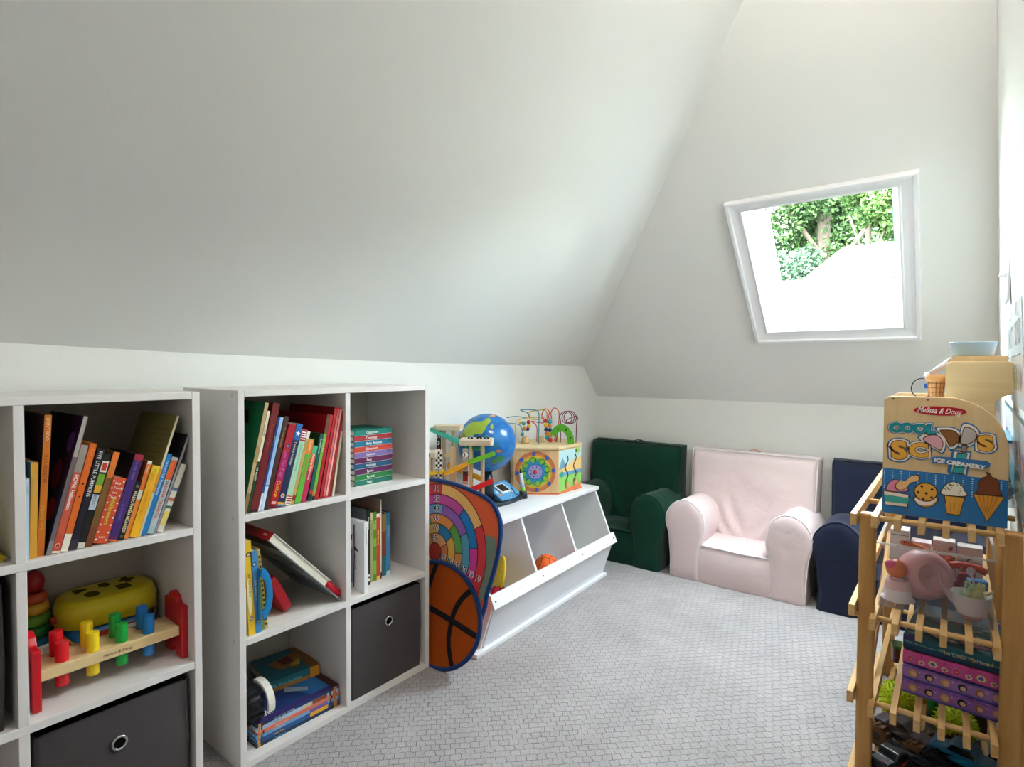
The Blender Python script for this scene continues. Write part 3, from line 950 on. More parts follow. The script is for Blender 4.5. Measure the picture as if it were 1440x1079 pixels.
a.build('cover_print', t, axes((0, 0, 0), (1, 0, 0), (0, 0, sgn), (0, -1, 0)))
t2 = thing('marker_pen', 'fat red marker resting on the lower edge of the big hardback', 'pen', mw=TB @ T3(.0, .0022, sgn * .018))
G().cyl((.074, .0105, 0), (.010, .0105, 0), .0102, M('d3122a', .25, .5), n=14).cyl((.010, .0105, 0), (.002, .0105, 0), .0090, M('b00e22', .25, .5), r1=.006, n=14).build('cap', t2)
g = G()
for k in range(8):
    q = 2 * pi * k / 8
    g.b2((.016, .0102 - .0005, -.0006), (.06, .0102 + .0008, .0006), M('e23a4c', .25, .5), T3(0, .0105, 0) @ Matrix.Rotation(q, 4, 'X'))
g.build('ribs', t2)

# --- lower left cube: picture books lying flat, a fat book on top, black and white toy
GB = 'large picture books stacked flat in the lower left cube'
z = T_
lay = [('dark blue, at the bottom of the stack', '16324e', 'Deep Blue Sea', '6fb8d8', .0085, .238), ('blue and purple, second from the bottom', '24558c', 'Fairy Tales', 'e6b64a', .0105, .238), ('light blue with orange lettering', '6fa8d8', 'Sea Friends', 'e8c0a8', .0095, .236),
       ('coral orange spined', 'd8745c', 'Stories to Share', 'f6d8c8', .0085, .236), ('pale sky blue spined', 'a9c6dc', 'Bedtime', '5a7a9c', .0105, .235), ('navy with a rocket on its cover, topmost of five flat books below', '1c3468', 'Dream Team, Dream Big', 'f0f0f0', .0085, .235)]
rr_ = random.Random(9)
for i, (w, c, s, tc, th, h) in enumerate(lay):
    j = rr_.uniform(-.002, .002)
    z += th + .0002
    yv = .293 + (j if i else 0)
    mw = Matrix.Translation((FB - .026 + j * .5 - .0006 * i, yv, z)) @ RZ(-1.2 + j * 150) @ FLAT
    def ex(a, th, h, c=c, i=i):
        a.rect(0, h * .955, th, h * .985, 'c99a4e', 1)
        a.rect(0, h * .93, th, h * .945, '5a3520', 1)
        a.rect(0, h * .03, th, h * .075, 'c07a34', 1)
        a.rect(0, h * .10, th, h * .12, '3a2a2a', 1)
        if i in (1, 2):
            a.rect(0, h * .15, th, h * .38, ('e0a030', '7a62a8')[i - 1], 1)
        if i == 4:
            a.rect(0, h * .15, th, h * .34, '8a4a30', 1)
            a.rect(0, h * .36, th, h * .46, 'c9c2ae', 1)
    def top_art(a, d, h):
        a.poly([(d * .1, h * .02), (d * .96, h * .02), (d * .96, h * .30), (d * .5, h * .48), (d * .1, h * .40)], '2366a0', 0)
        a.poly([(d * .05, h * .62), (d * .3, h * .55), (d * .42, h * .7), (d * .28, h * .86), (d * .1, h * .84)], '8d9aa8', 1)
        a.poly([(d * .5, h * .45), (d * .6, h * .50), (d * .8, h * .3), (d * .72, h * .26)], '8d9aa8', 1)
        a.rect(0, 0, d, h * .09, '3a1c1e', 2)
        a.rect(d * .92, 0, d, h, '3a2a66', 1)
        a.text('SUNNY', d * .80, h * .98, d * .17, 'f4f4f4', 3, rot=-90, bold=.01, maxw=h * .2)
    book('flat picture book, ' + w, mw, th, h, .205, c, title=s, tc=tc, v0=.3, v1=.8, group=GB, extra=ex, sp=c, tsize=.62)
    if i == 5:
        a = Art()
        top_art(a, .205, h)
        a.build('cover_print', [o for o in COL.objects if o.get('label') == 'flat picture book, ' + w][0], axes((-.205, 0, 0), (1, 0, 0), (0, 0, 1), (0, 1, 0)))
zt_ = z
th = .030
mw = Matrix.Translation((FB - .118, .290, zt_ + th + .0006)) @ RZ(-8) @ FLAT
o = book('fat teal and yellow book lying on the flat picture books', mw, th, .142, .150, '236a74', title='My First Animals', tc='7fc0c4', v0=.35, v1=.95, sp='236a74', side=None,
         extra=lambda a, th, h: (a.rect(0, 0, th, h * .2, 'c98a2a', 1), a.rect(0, h * .22, th * .35, h, 'a06a30', 1)), tsize=.4)
a = Art()
a.poly([(.03, .03), (.075, .02), (.12, .05), (.10, .10), (.05, .11)], '9a6a34', 0)
a.poly([(.04, .05), (.08, .045), (.085, .075), (.05, .085)], '6a2a24', 1)
a.poly([(.075, .03), (.11, .04), (.10, .07)], 'd0a83a', 2)
a.rect(0, 0, .15, .028, '8a5a24', 1)
a.build('cover_print', o, axes((-.150, 0, 0), (1, 0, 0), (0, 0, 1), (0, 1, 0)))
t = thing('toy_buggy', 'black and white toy buggy with big tyres at the left of the lower left cube', 'toy car', (FB - .066, T_ + .0365, zt_ + .0006), rad(4))
t.scale = (1.38, 1.38, 1.38)
TY = M('141415', .55, .35, bump=.5, scale=150)
WH = M('e6dfd2', .35, .45)
for nm, x, y, r in (('tyre', .0, .0, .030), ('tyre', -.085, .004, .030)):
    g = G()
    g.lathe([(.008, -.014), (r * .8, -.016), (r * .97, -.010), (r, 0), (r * .97, .010), (r * .8, .016), (.008, .014)], TY, 24, T3(x, y, r) @ RX(90))
    for k in range(14):
        q = 2 * pi * k / 14
        g.box((r * 1.0 * cos(q), r * 1.0 * sin(q), 0), (.006, .005, .026), TY, T3(x, y, r) @ RX(90) @ Matrix.Rotation(0, 4, 'Z'))
    w = g.build('tyre', t)
    G().cyl((x, y + .016, r), (x, y - .016, r), .010, M('2c2c2e', .4, .4), n=12).ball((x, y - .016, r), .003, M('bcbcbc', .3, .5), 8).build('hub', w)
g = G()
for x in (.0, -.085):
    for y0_, in ((.019,),):
        arc = [(x + .037 * cos(rad(q)), .030 + .037 * sin(rad(q))) for q in range(-20, 121, 12)]
        secs = [[(p[0], y0_ - .001, p[1]), (p[0], y0_ + .012, p[1]), (x + (p[0] - x) * .86, y0_ + .012, .030 + (p[1] - .030) * .86), (x + (p[0] - x) * .86, y0_ - .001, .030 + (p[1] - .030) * .86)] for p in arc]
        g.loft(secs, WH, smooth=False)
g.build('fender', t)
G().b2((-.10, -.012, .040), (.005, .017, .062), M('1a1a1c', .4, .4)).build('chassis', t, bevel=.004)
G().prism([(-.095, .062), (-.02, .062), (-.03, .082), (-.08, .084)], -.012, .012, M('24508c', .3, .5), axes((0, 0.002, 0), (1, 0, 0), (0, 0, 1), (0, -1, 0))).build('body', t, bevel=.004)
# ------------------------------------------------------------------ left bookcase: Halloween row and toys
GH = 'autumn books in the upper cube of the left bookcase'
zs = P_ * 2 + T_
yA0 = YA + 2 * P_ + T_            # left inner face of the visible column
R = Row(zs, FA - .016, yA0 + .001)
R.put('slim pale blue book, far left of autumn row', .0055, .148, .8, .13, 'b9cad6', group=GH, title='Boo Bears', tc='6a8aa0', v0=.2, v1=.9)
R.put('dusty yellow book beside the slim pale blue one', .0105, .176, 1.4, .17, 'd29a34', group=GH, title='The Little Ghost', tc='b8a878', v0=.35, v1=.9, side='1c5a64', board=True)
R.put('tall orange book with boo lettering near the left of the autumn row', .0105, .262, 3.4, .21, 'c9701e', group=GH, title=[("DON'T BOO!", .76, .98, 'ead9b8'), ('SILLY MONSTER', .38, .72, '7a3a14'), ('a spooky story', .06, .36, 'd8ae3a')], tsize=.72, dx=-.004, side='2a1018')
def purp(a, d, h):
    a.poly([(0, 0), (d, 0), (d, h * .45), (d * .5, h * .6), (0, h * .4)], '1c2a4a', 0)
    a.disc(d * .7, h * .55, d * .13, '7c2a5a', 1); a.disc(d * .8, h * .3, d * .1, 'a83a2a', 1); a.disc(d * .85, h * .8, d * .09, '5a3a8a', 1)
R.put('tall dark purple book in a clear sleeve, leaning in the autumn row', .0075, .262, 13.6, .22, '2a1638', gap=.001, group=GH, side_art=purp, bands=((.7, 1, 'a9a29a'), (0, .1, '8a8688')), sp='6a5f62')
def redpanel(a, th, h):
    a.rect(0, 0, th, h * .02, 'f0e6d0', 1)
    a.disc(th * .5, h * .07, th * .33, 'f2d8c0', 1); a.disc(th * .5, h * .07, th * .26, 'b03a2a', 2)
R.put('red and white book lettered HOWL Halloween in a torn sleeve', .0125, .205, 13.6, .2, 'c84a30', group=GH, bands=((.0, .02, 'e8ded0'), (.16, .72, 'cf5a40'), (.74, 1, '9a8d84')), title='HOWL Halloween', tc='f2e2d6', v0=.18, v1=.72, tsize=.7, bold=.03, extra=redpanel)
R.put('orange spined book with yellow edge between the sleeved books and the pumpkins book', .0115, .207, 14.0, .18, 'd8641e', group=GH, side='d9b82c', title=[('Trick or Treat', .45, .95, 'e8934a')], bands=((0, .16, 'efe6d2'),), extra=multi(disc_at(.62, .18, '3a1c10'), disc_at(.5, .15, '3a1c10')))
R.put('black book lettered FIVE LITTLE PUMPKINS', .0125, .196, 14.8, .17, '1d1826', group=GH, title='FIVE LITTLE PUMPKINS', tc='e6e2da', v0=.42, v1=.97, tsize=.72, bands=((.0, .1, '3a3540'),), bold=.01)
R.put('black board book with red, green and white picture blocks on its spine', .0115, .184, 15.0, .16, '14130f', group=GH, board=True, extra=lambda a, th, h: (a.rect(0, h * .80, th, h * .92, 'e9e4da', 1), a.rect(th * .15, h * .82, th * .85, h * .90, 'c23a2a', 2), a.rect(0, h * .66, th, h * .78, '6f9a2c', 1), a.rect(0, h * .58, th, h * .66, 'd9a02a', 1), a.rect(0, h * .40, th, h * .56, 'b9c3cc', 1), a.text('BOO!', th * .2, h * .55, th * .7, '2a3a5a', 2, rot=-90, maxw=h * .13), a.rect(0, 0, th, h * .06, 'd8d2c4', 1)))
R.put('brown pumpkin-topped book left of the white dotted board book', .0115, .186, 15.8, .16, '7a5426', group=GH, bands=((.72, 1, 'd8742a'), (.0, .2, '7a4326')), board=True)
R.put('fat orange board book with white dots, Baby Touch and Feel', .0235, .130, 16.2, .13, 'd2502c', group=GH, board=True, title=[('Halloween', .28, .68, 'd4c23a')], tsize=.52, bold=.015,
      extra=multi(dots('f6efe6', 9), lambda a, th, h: [a.text(s, th * .24, h * (.90 - .072 * k), th * .25, 'f6ece4', 3, bold=.01) for k, s in enumerate(('Baby', 'Touch', 'and', 'Feel'))], lambda a, th, h: a.text('BABY', th * .28, h * .08, th * .2, 'f6ece4', 3)))
R.put('purple book with red tail bands right of the dotted board book', .0165, .176, 16.8, .15, '43276c', group=GH, title=[('Spooky Night', .5, .92, '8a78b4'), ('at the castle', .12, .42, '7a68a4')], bands=((.0, .02, 'd86a2a'), (.03, .05, '6a2a5a'), (.93, 1, 'a02a3a')), tsize=.42, side='17101c', board=True)
R.put('short black board book lettered HALLOWEEN MEANIES', .0105, .120, 16.8, .12, '191512', group=GH, title='HALLOWEEN MEANIES?', tc='efe0b8', v0=.12, v1=.82, tsize=.78, bold=.02, board=True, extra=multi(disc_at(.91, .34, '5a5648', '8a8672'), disc_at(.06, .3, '5a5648')))
R.put('orange and white book behind the short black board book', .0085, .160, 16.8, .14, 'e6dccb', group=GH, bands=((.62, .96, 'dd6f28'), (.0, .5, 'e9893a')), title=[('Autumn', .66, .94, 'f8e6d4')], side='c9661e', dx=-.002)
R.put('sunny yellow spined book in the middle of autumn row', .0155, .148, 17.4, .14, 'edae1e', group=GH, title=[('Pumpkin Days', .1, .65, 'd98a18'), ('Happy', .72, .95, 'b9a42c')], bands=((.9, 1, 'e6c32a'),), board=True, tsize=.6)
def yel(a, d, h):
    for k in range(6):
        a.rect(d * .45, h * (.62 + .05 * k), d * .92, h * (.625 + .05 * k), '6a5f30', 0)
R.put('tall olive yellow back cover standing above the autumn row', .0045, .258, 17.4, .20, '8c8348', group=GH, side_art=yel, sp='cfc4a0', bands=((.35, .55, 'e0982a'),))
R.put('bright blue book lettered Thanks', .0095, .172, 17.4, .15, '1f78b8', group=GH, title='THANKS FOR Thanksgiving', tc='d6e6f2', v0=.12, v1=.92, tsize=.68, side='4a3518')
R.put("pale grey book lettered LET'S BE THANKFUL with an orange label", .0125, .163, 18.0, .15, 'b9c3c4', group=GH, title=[("LET'S BE THANKFUL", .14, .64, 'c6482a')], bands=((.70, .96, 'd9602c'), (.0, .1, '9fb8b4')), tsize=.66, bold=.015, extra=disc_at(.665, .3, '6a6f74', 'a0a4a8'))
R.put('tall dark grey picture book, last tall one at right of the autumn row', .0045, .214, 19.0, .2, '2a2a30', group=GH, side_art=lambda a, d, h: a.disc(d * .62, h * .72, d * .12, '1f3a24', 0), sp='8f8f94')
R.put('cream patterned book at the right end of the autumn row', .0115, .146, 19.6, .15, 'd8d2c2', group=GH, bands=((.1, .3, 'd9c26a'), (.34, .38, '4a6a5a'), (.45, .5, 'c9683a'), (.6, .65, '5a6a9a')))
# yellow book tipped over in the next column, at the picture edge
a_ = rad(52)
mw = Matrix.Translation((FA - .03, YA + 2 * P_ - .012, zs + .0005)) @ Matrix.Rotation(a_, 4, 'X') @ T3(0, .010, 0)
book('yellow green book tipped over at the left picture edge', mw, .010, .19, .15, 'b9a81e', title='Seeds', tc='7a7a1c', v0=.5, v1=.9)

# --- stacking rings
zt = P_ + T_
t = thing('ring_stacker', 'rainbow ring stacking toy with a red ball on top', 'stacking toy', (.070, yA0 + .060, zt))
t.scale = (.80, .80, 1.06)
z = .012
G().lathe([(.001, 0), (.052, 0), (.055, .004), (.052, .012), (.001, .012)], M('1d5e9a', .35, .45), 28).build('base', t)
G().cyl((0, 0, .010), (0, 0, .150), .010, M('e6dfd0', .4, .4)).build('post', t)
for c, R_, r_ in (('1a6fae', .041, .0135), ('1b8bb0', .038, .013), ('1f7a34', .035, .0125), ('6f9f28', .032, .012), ('dca02a', .029, .0115), ('c2502a', .026, .011)):
    z += r_
    G().torus(R_ - .006, r_, M(c, .35, .45), 28, 12, T3(0, 0, z)).build('ring', t)
    z += r_ * .92
G().ball((0, 0, z + .021), .0245, M('a5161c', .3, .5), 20).build('ball', t)
# --- shape sorter bucket
t = thing('shape_sorter', 'blue bucket shape sorter with a yellow lid full of holes', 'shape sorter', (.110, yA0 + .181, zt), rad(0))
t.scale = (1, .93, .945)
YL, BL = M('d8c21a', .4, .45), M('1f78b4', .4, .45)
def oval(a, b, z, n=32, p=3.2):
    out = []
    for i in range(n):
        q = 2 * pi * i / n
        c, s = cos(q), sin(q)
        out.append((a * math.copysign(abs(c) ** (2 / p), c), b * math.copysign(abs(s) ** (2 / p), s), z))
    return out
G().loft([oval(.052, .080, 0), oval(.056, .086, .004), oval(.060, .092, .10)], BL).build('bucket', t)
G().loft([oval(.064, .098, .092), oval(.067, .1015, .095), oval(.067, .1015, .128), oval(.062, .094, .150), oval(.052, .080, .1535)], YL).build('lid', t)
HOL = M('5a5010', .8, .1)
g = G()
for sh, cx, cy in ((circ(0, 0, .019, .015, 14), .018, -.035), ([(-.017, -.014), (.017, -.014), (.017, .014), (-.017, .014)], .018, .03), ([(-.018, -.012), (.018, -.012), (0, .018)], -.024, -.048), (circ(0, 0, .018, .013, 5), -.024, .002), ([(-.02, -.006), (-.006, -.006), (-.006, -.016), (.006, -.016), (.006, -.006), (.02, -.006), (.02, .006), (.006, .006), (.006, .016), (-.006, .016), (-.006, .006), (-.02, .006)], -.024, .050)):
    g.prism([(p[0] + cx, p[1] + cy) for p in sh], .1536, .1542, HOL)
g.build('shape_hole', t)['kind'] = 'stuff'
a = Art()
a.poly(rrect(-.055, .022, .055, .078, .012), 'a3382c', 0)
a.disc(-.03, .05, .016, 'c77a6a', 1); a.disc(.0, .048, .014, '4a2a6a', 1)
a.poly(rrect(-.002, .056, .05, .074, .006), 'd8d4d0', 1)
a.poly(rrect(.012, .03, .045, .05, .006), '4f8a3a', 1)
a.build('label_print', t, axes((.0575, 0, 0), (0, 1, 0), (.035, 0, 1), (1, 0, -.035)))
hp = [(0.0 + .012 * sin(rad(q)), -.104 * cos(rad(q)), .108 - .075 * sin(rad(q))) for q in range(0, 181, 12)]
G().tube([(p[0] + .062 * sin(pi * i / 15), p[1], p[2]) for i, p in enumerate(hp)], .0035, M('c9801e', .4, .4), 8).build('handle', t)
g = G()
for s in (-1, 1):
    g.cyl((0, s * .098, .108), (0, s * .109, .108), .009, M('b9302a', .4, .4), n=14)
g.build('pivot', t)
# --- pounding bench
t = thing('pounding_bench', 'wooden pounding bench with red ends and coloured pegs', 'toy bench', (.242, yA0 + .145, zt), 0)
PLK = wood('e8cfa0', 'd6b680', 'Y', 10)
RED = M('c20f1c', .3, .5)
G().b2((-.043, -.124, .052), (.036, .124, .074), PLK).build('plank', t, bevel=.002)
for y in (-.1345, .1245):
    pr = [(-.048, 0), (-.014, 0), (-.008, .018), (.008, .018), (.014, 0), (.046, 0), (.046, .118), (.020, .118), (.010, .132), (-.006, .140), (-.022, .138), (-.030, .124), (-.048, .122)]
    G().prism(pr, y, y + .0145, RED, axes((0, 0, 0), (1, 0, 0), (0, 0, 1), (0, 1, 0))).build('end_board', t, bevel=.003)
for k, c in enumerate(('d4141f', 'f0cd12', '12a03c', '1672b8')):
    y = -.083 + k * .0505
    for x, dz in ((.018, 0), (-.020, .010)):
        o = G().cyl((x, y, .026 + dz), (x, y, .112 + dz), .0112, M(c, .3, .5), n=18).build('peg', t, bevel=.0012)
a = Art()
a.text('Melissa & Doug', -.020, -.003, .0082, '2a1a14', 1, shear=.25)
a.build('plank_print', t, axes((.0362, .0, .063), (0, 1, 0), (0, 0, 1), (1, 0, 0)))
t = thing('name_card', 'small white framed card lying behind the pounding bench', 'card', (.165, yA0 + .085, zt + .0), rad(12))
G().prism(rrect(-.028, 0, .028, .075, .004), -.002, .002, M('e8e2dc', .4, .4), axes((0, 0, 0), (0, 1, 0), (-.45, 0, .89), (.89, 0, .45))).build('frame', t)
G().prism(rrect(-.022, .006, .022, .069, .003), .002, .0026, M('c9bca8', .5, .3), axes((0, 0, 0), (0, 1, 0), (-.45, 0, .89), (.89, 0, .45))).build('insert', t)
# ------------------------------------------------------------------ slant-front toy bin unit by the left wall
MEL = M('ecebee', .38, .45)
MELS = M('e6e5ea', .4, .4)
bu = thing('toy_bin_unit', 'white three-compartment toy bin unit with slanted front beside the green armchair', 'storage unit', (.404, .741, 0), rad(2))
BK = -.345
G().b2((BK, 0, 0), (0, .952, .014), MEL).build('plinth', bu, bevel=.0015)
prof = [(BK, .014), (-.021, .014), (.026, .155), (.022, .19), (-.061, .397), (BK, .397)]
TP = axes((0, 0, 0), (1, 0, 0), (0, 0, 1), (0, -1, 0))
for k, y in enumerate((.046, .343, .644, .945)):
    pr = prof if k in (0, 3) else [(BK, .09), (-.002, .09), (.012, .19), (-.067, .397), (BK, .397)]
    G().prism(pr, -y - .006, -y + .006, MEL, TP).build('side_panel' if k in (0, 3) else 'divider', bu, bevel=.0008)
G().b2((BK - .008, .022, .398), (-.047, .958, .414), MEL).build('top_panel', bu, bevel=.0015)
G().prism([(-.026, .0145), (-.015, .0145), (.026, .1555), (.014, .1555)], -.939, -.052, MELS, TP).build('front_board', bu)
G().b2((BK + .006, .052, .092), (-.006, .939, .102), MEL).build('bin_floor', bu)
G().b2((BK - .006, .05, .014), (BK, .941, .397), MEL).build('back_board', bu)
G().prism([(.034, .160), (.047, .166), (.028, .209), (.015, .203)], -.960, -.034, MEL, TP).build('front_rail', bu, bevel=.001)
TRL = axes((.0385, 0, .1875), (0, 1, 0), (-.404, 0, .915), (.915, 0, .404))
for y in (.05, .343, .644, .938):
    G().cyl((y, .0, -.001), (y, .0, .0012), .0028, M('4a4744', .5, .3), n=10, T=TRL).build('screw', bu)
G().cyl((-.001, .0, 0), (.001, 0, 0), .0035, M('3c3834', .5, .3), n=10, T=T3(-.02, .0395, .10) @ RZ(90)).build('screw', bu)
def inbin(x, y, z):
    a = rad(2)
    return (.404 + x * cos(a) - y * sin(a), .741 + x * sin(a) + y * cos(a), z)
# basketball
t = thing('toy_basketball', 'small orange toy basketball in the middle compartment of the toy bin', 'ball', inbin(-.058, .518, .1025))
G().ball((0, 0, .05), .05, M('e8641c', .45, .4, bump=.35, scale=400), 32).build('ball', t)
g = G()
RT = T3(0, 0, .05) @ RZ(25) @ RX(28)
for T in (RT, RT @ RX(90)):
    g.torus(.0497, .0011, M('2a1a12', .6, .2), 48, 6, T)
for s in (-1, 1):
    pts = [(.0502 * sin(rad(32 + 22 * cos(q * 2))) * 0 + 0, 0, 0) for q in ()]
    ring = []
    for i in range(40):
        q = 2 * pi * i / 40
        v = Vector((s * (.026 + .012 * cos(2 * q)), cos(q), sin(q)))
        v.x /= .05
        k = math.sqrt(max(0, 1 - v.x ** 2))
        ring.append((v.x * .0502, v.y * k * .0502, v.z * k * .0502))
    g.tube(ring, .0011, M('2a1a12', .6, .2), 5, True, RT)
g.build('seam', t)
# frisbee and red flippers in the first compartment
t = thing('toy_disc', 'yellow plastic disc propped up in the first compartment of the toy bin', 'disc', inbin(-.120, .262, .1025))
G().lathe([(.001, .0), (.055, .0), (.072, -.004), (.076, -.012), (.073, -.012), (.068, -.004), (.052, .004), (.001, .004)], M('d9b81e', .35, .4), 36, T3(0, 0, .076) @ RZ(-38) @ RX(76)).build('disc', t)
t = thing('toy_scarf', 'crumpled red and dark striped pouch under the yellow disc', 'pouch', inbin(-.055, .205, .1025), rad(20))
secs = []
for i in range(9):
    q = i / 8
    w = .05 * math.sqrt(max(0.02, 1 - (2 * q - 1) ** 2))
    secs.append([(-.06 + .12 * q, w * cos(a_) * .8, .030 + .030 * sin(a_) * (w / .05) + .004 * sin(5 * a_ + i)) for a_ in [2 * pi * k / 14 for k in range(14)]])
G().loft(secs, M('a61428', .7, .2, bump=.5, scale=60)).build('pouch', t)
g = G()
for k in (2, 4, 6):
    g.tube([(p[0], p[1] * 1.02, .030 + (p[2] - .030) * 1.03) for p in secs[k]], .002, M('33101c', .7, .2), 5, True)
g.build('stripe', t)
t = thing('toy_ball', 'lime green ball low in the last compartment of the toy bin', 'ball', inbin(-.20, .80, .1025))
G().ball((0, 0, .045), .045, M('c3cf2a', .4, .4), 24).build('ball', t)
G().torus(.0448, .0009, M('9aa820', .5, .3), 36, 5, T3(0, 0, .045) @ RX(40)).build('seam', t)

# ------------------------------------------------------------------ cloth toss target leaning on the bin unit
tv = Vector((0, .187, .982)).normalized()
TT = axes((.25, .6265, .006), (1, 0, 0), tv, Vector((1, 0, 0)).cross(tv))
tt = thing('toss_target', 'folding cloth toss target with numbered rings above a basketball panel', 'toss game', mw=TT)
NAVY = cloth('17356a', .1, .8, 600)
out = [(-.02, .580), (.06, .576), (.158, .561), (.222, .540), (.258, .503), (.272, .466), (.274, .423), (.270, .369), (.260, .312), (.247, .256), (.243, .21), (.20, .10), (.10, .05), (0, .05), (-.12, .08), (-.20, .15), (-.228, .24), (-.236, .33), (-.236, .42), (-.225, .49), (-.18, .545), (-.10, .573)]
ol = [(p.x, p.y) for p in smooth_pts([(a, b, 0) for a, b in out], 4, True)]
G().prism(ol, -.006, -.003, M('d8613a', .9, .1)).build('ring_panel', tt)
G().tube([(a, b, -.0045) for a, b in ol], .0075, NAVY, 8, True).build('ring_piping', tt)
cx, cy = .005, .345
a = Art(.75)
inner = [(cx + (x - cx) * .975, cy + (y - cy) * .975) for x, y in ol]
a.poly(inner, 'd65a34', 0)
a.poly([(.20, .42), (.232, .44), (.262, .43), (.262, .34), (.245, .27), (.225, .23), (.215, .31)], '6f8272', 1)
radii = [.0285, .060, .093, .125, .158, .191, .226]
cols = {1: ['d99a66', 'cf8a5a', 'd99a66', 'c98a50', 'd99a66'], 2: ['2f6fa0', 'd8a84a', '2f6fa0', 'd8a84a', 'c79a48'], 3: ['5f9a4a', 'd88a4a', '5f9a4a', 'd8834a', 'e0924a'],
        4: ['8a5aa2', '4f8fa8', '7a4a9a', '5f86b0', '6a92b8'], 5: ['1f78b8', 'c2408a', '1f78b8', 'c2408a', 'b8488a'], 6: ['c8343a', 'e0a45a', 'c8343a', 'e0a45a', 'd04a3a']}
start = {1: 36, 2: 20, 3: 8, 4: 28, 5: 8, 6: 44}
start = {1: 40, 2: 44, 3: 4, 4: 30, 5: 10, 6: 28}
pal = {1: ['c98a52', 'd99a66', 'c98a52', 'd99a66'], 2: ['d8a84a', '2f78a6', 'd8a84a', '2f78a6'], 3: ['d0864a', '5f9a4a', 'de8a48', '6a9a5a'], 4: ['6a3a8c', '4f93ac', '8a5aa6', '6f94b8'],
       5: ['c83a92', '1f74b6', 'b8448a', '3a80b0'], 6: ['dfa45c', 'd0383c', 'e3ac62', 'c23438']}
for k in range(1, 7):
    s0 = {1: -60, 2: -80, 3: -50, 4: -85, 5: -75, 6: -78}[k]
    sp_ = {1: [-90, 35, 120, 200, 270], 2: [-30, 42, 86, 150, 330], 3: [-20, 8, 56, 112, 340], 4: [-24, 33, 86, 150, 336], 5: [-90, 14, 56, 130, 270], 6: [-38, 32, 92, 170, 322]}[k]
    seq = {1: ['c8784a', 'd99a66', 'c98a52', 'd99a66'], 2: ['d8a84a', '2f78a6', 'c9a04a', '3a7aa0'], 3: ['d0864a', '5f9a4a', 'de8a48', '6a9a5a'], 4: ['4f93ac', '8a5aa6', '6f94b8', '6a3a8c'], 5: ['c83a92', '1f74b6', 'b8448a', '3a80b0'], 6: ['d0383c', 'e3ac62', 'c23438', 'dfa45c']}[k]
    for i in range(4):
        a.ring(cx, cy, radii[k - 1], radii[k], seq[i], 2, sp_[i], sp_[i + 1], 24)
        q = rad(sp_[i])
        a.line([(cx + radii[k - 1] * cos(q), cy + radii[k - 1] * sin(q)), (cx + radii[k] * cos(q), cy + radii[k] * sin(q))], .0022, '241c20', 4)
    if k == 2:
        a.ring(cx, cy, radii[1], radii[2], '2f6fa0', 3, -75, -28, 10)
    if k == 4:
        a.ring(cx, cy, radii[3], radii[4], '6a3a8c', 3, -85, -22, 12)
    if k == 6:
        a.ring(cx, cy, radii[5], radii[6], 'dfa45c', 3, -85, -26, 12)
    a.ring(cx, cy, radii[k] - .0012, radii[k] + .0012, '241c20', 4, n=48)
a.ring(cx, cy, radii[0] - .0012, radii[0] + .0012, '241c20', 5)
a.disc(cx, cy, radii[0], 'a8342a', 4)
for k, s in enumerate(('85', '70', '55', '40', '25', '10')):
    rm = (radii[k] + radii[k + 1]) / 2
    for ang, rot in ((97, 4), (-12, -2), (187, 0)):
        q = rad(ang)
        sx_ = .026 if k else .024
        a.text(s, cx + rm * cos(q) - .0145, cy + rm * sin(q) - .009, sx_, 'f4efe8', 5, rot=rot, bold=.05)
        a.text(s, cx + rm * cos(q) - .0145, cy + rm * sin(q) - .009, sx_, '1c1a22', 6, rot=rot, bold=.012)
a.build('ring_print', tt, T3(0, 0, -.003))
# lower basketball panel, in front
bl = circ(.060, .155, .185, .163, 56)
G().prism(bl, .004, .007, M('a8490f', .85, .15, vary=.12, scale=9)).build('ball_panel', tt)
G().tube([(x, y, .0055) for x, y in bl], .0075, NAVY, 8, True).build('ball_piping', tt)
a = Art(.8)
BLK = '15131a'
a.line([(p.x, p.y) for p in smooth_pts([(-.12, .175, 0), (-.02, .168, 0), (.05, .163, 0), (.14, .150, 0), (.236, .134, 0)], 5)], .019, BLK, 1)
a.line([(p.x, p.y) for p in smooth_pts([(.030, .312, 0), (.018, .27, 0), (.006, .22, 0), (0, .16, 0), (.0, .08, 0), (.01, .01, 0)], 5)], .018, BLK, 2)
a.line([(p.x, p.y) for p in smooth_pts([(.203, .27, 0), (.165, .235, 0), (.140, .195, 0), (.128, .15, 0), (.126, .09, 0), (.143, .04, 0), (.160, .012, 0)], 5)], .018, BLK, 3)
a.build('ball_print', tt, T3(0, 0, .007))

# ------------------------------------------------------------------ toys on the bin unit
ZB = .4145
YW = rad(37.96)
# --- car ramp tower
rt = thing('ramp_racer', 'wooden car ramp with numbered towers and coloured zigzag tracks', 'toy ramp', (.225, .858, ZB), YW)
PINE = wood('dcc7a2', 'c9b087', 'Z', 9)
PINEX = wood('d6c6b0', 'c4b096', 'X', 9)
G().b2((-.118, -.05, 0), (.10, .085, .010), PINEX).build('base_board', rt, bevel=.002)
def tower(x0, x1, y0, y1, h, plat, nm):
    for x in (x0, x1):
        G().b2((x - .0055, y0, .010), (x + .0055, y0 + .012, h), PINE).build('post', rt, bevel=.001)
    G().b2((x0 - .0055, y1 - .012, .010), (x0 + .0055, y1, h), PINE).build('post', rt, bevel=.001)
    G().b2((x1 - .0055, y1 - .012, .010), (x1 + .0055, y1, h), PINE).build('post', rt, bevel=.001)
    if plat:
        G().prism(rrect(x0 - plat, y0 - .014, x1 + plat, y1 + .012, .014), h, h + .020, PINEX).build('platform', rt, bevel=.002)
tower(.032, .074, -.012, .055, .272, .040, '1')
tower(-.076, -.040, .060, .105, .318, .036, '3')
tower(-.112, -.094, -.040, -.005, .232, .012, '2')
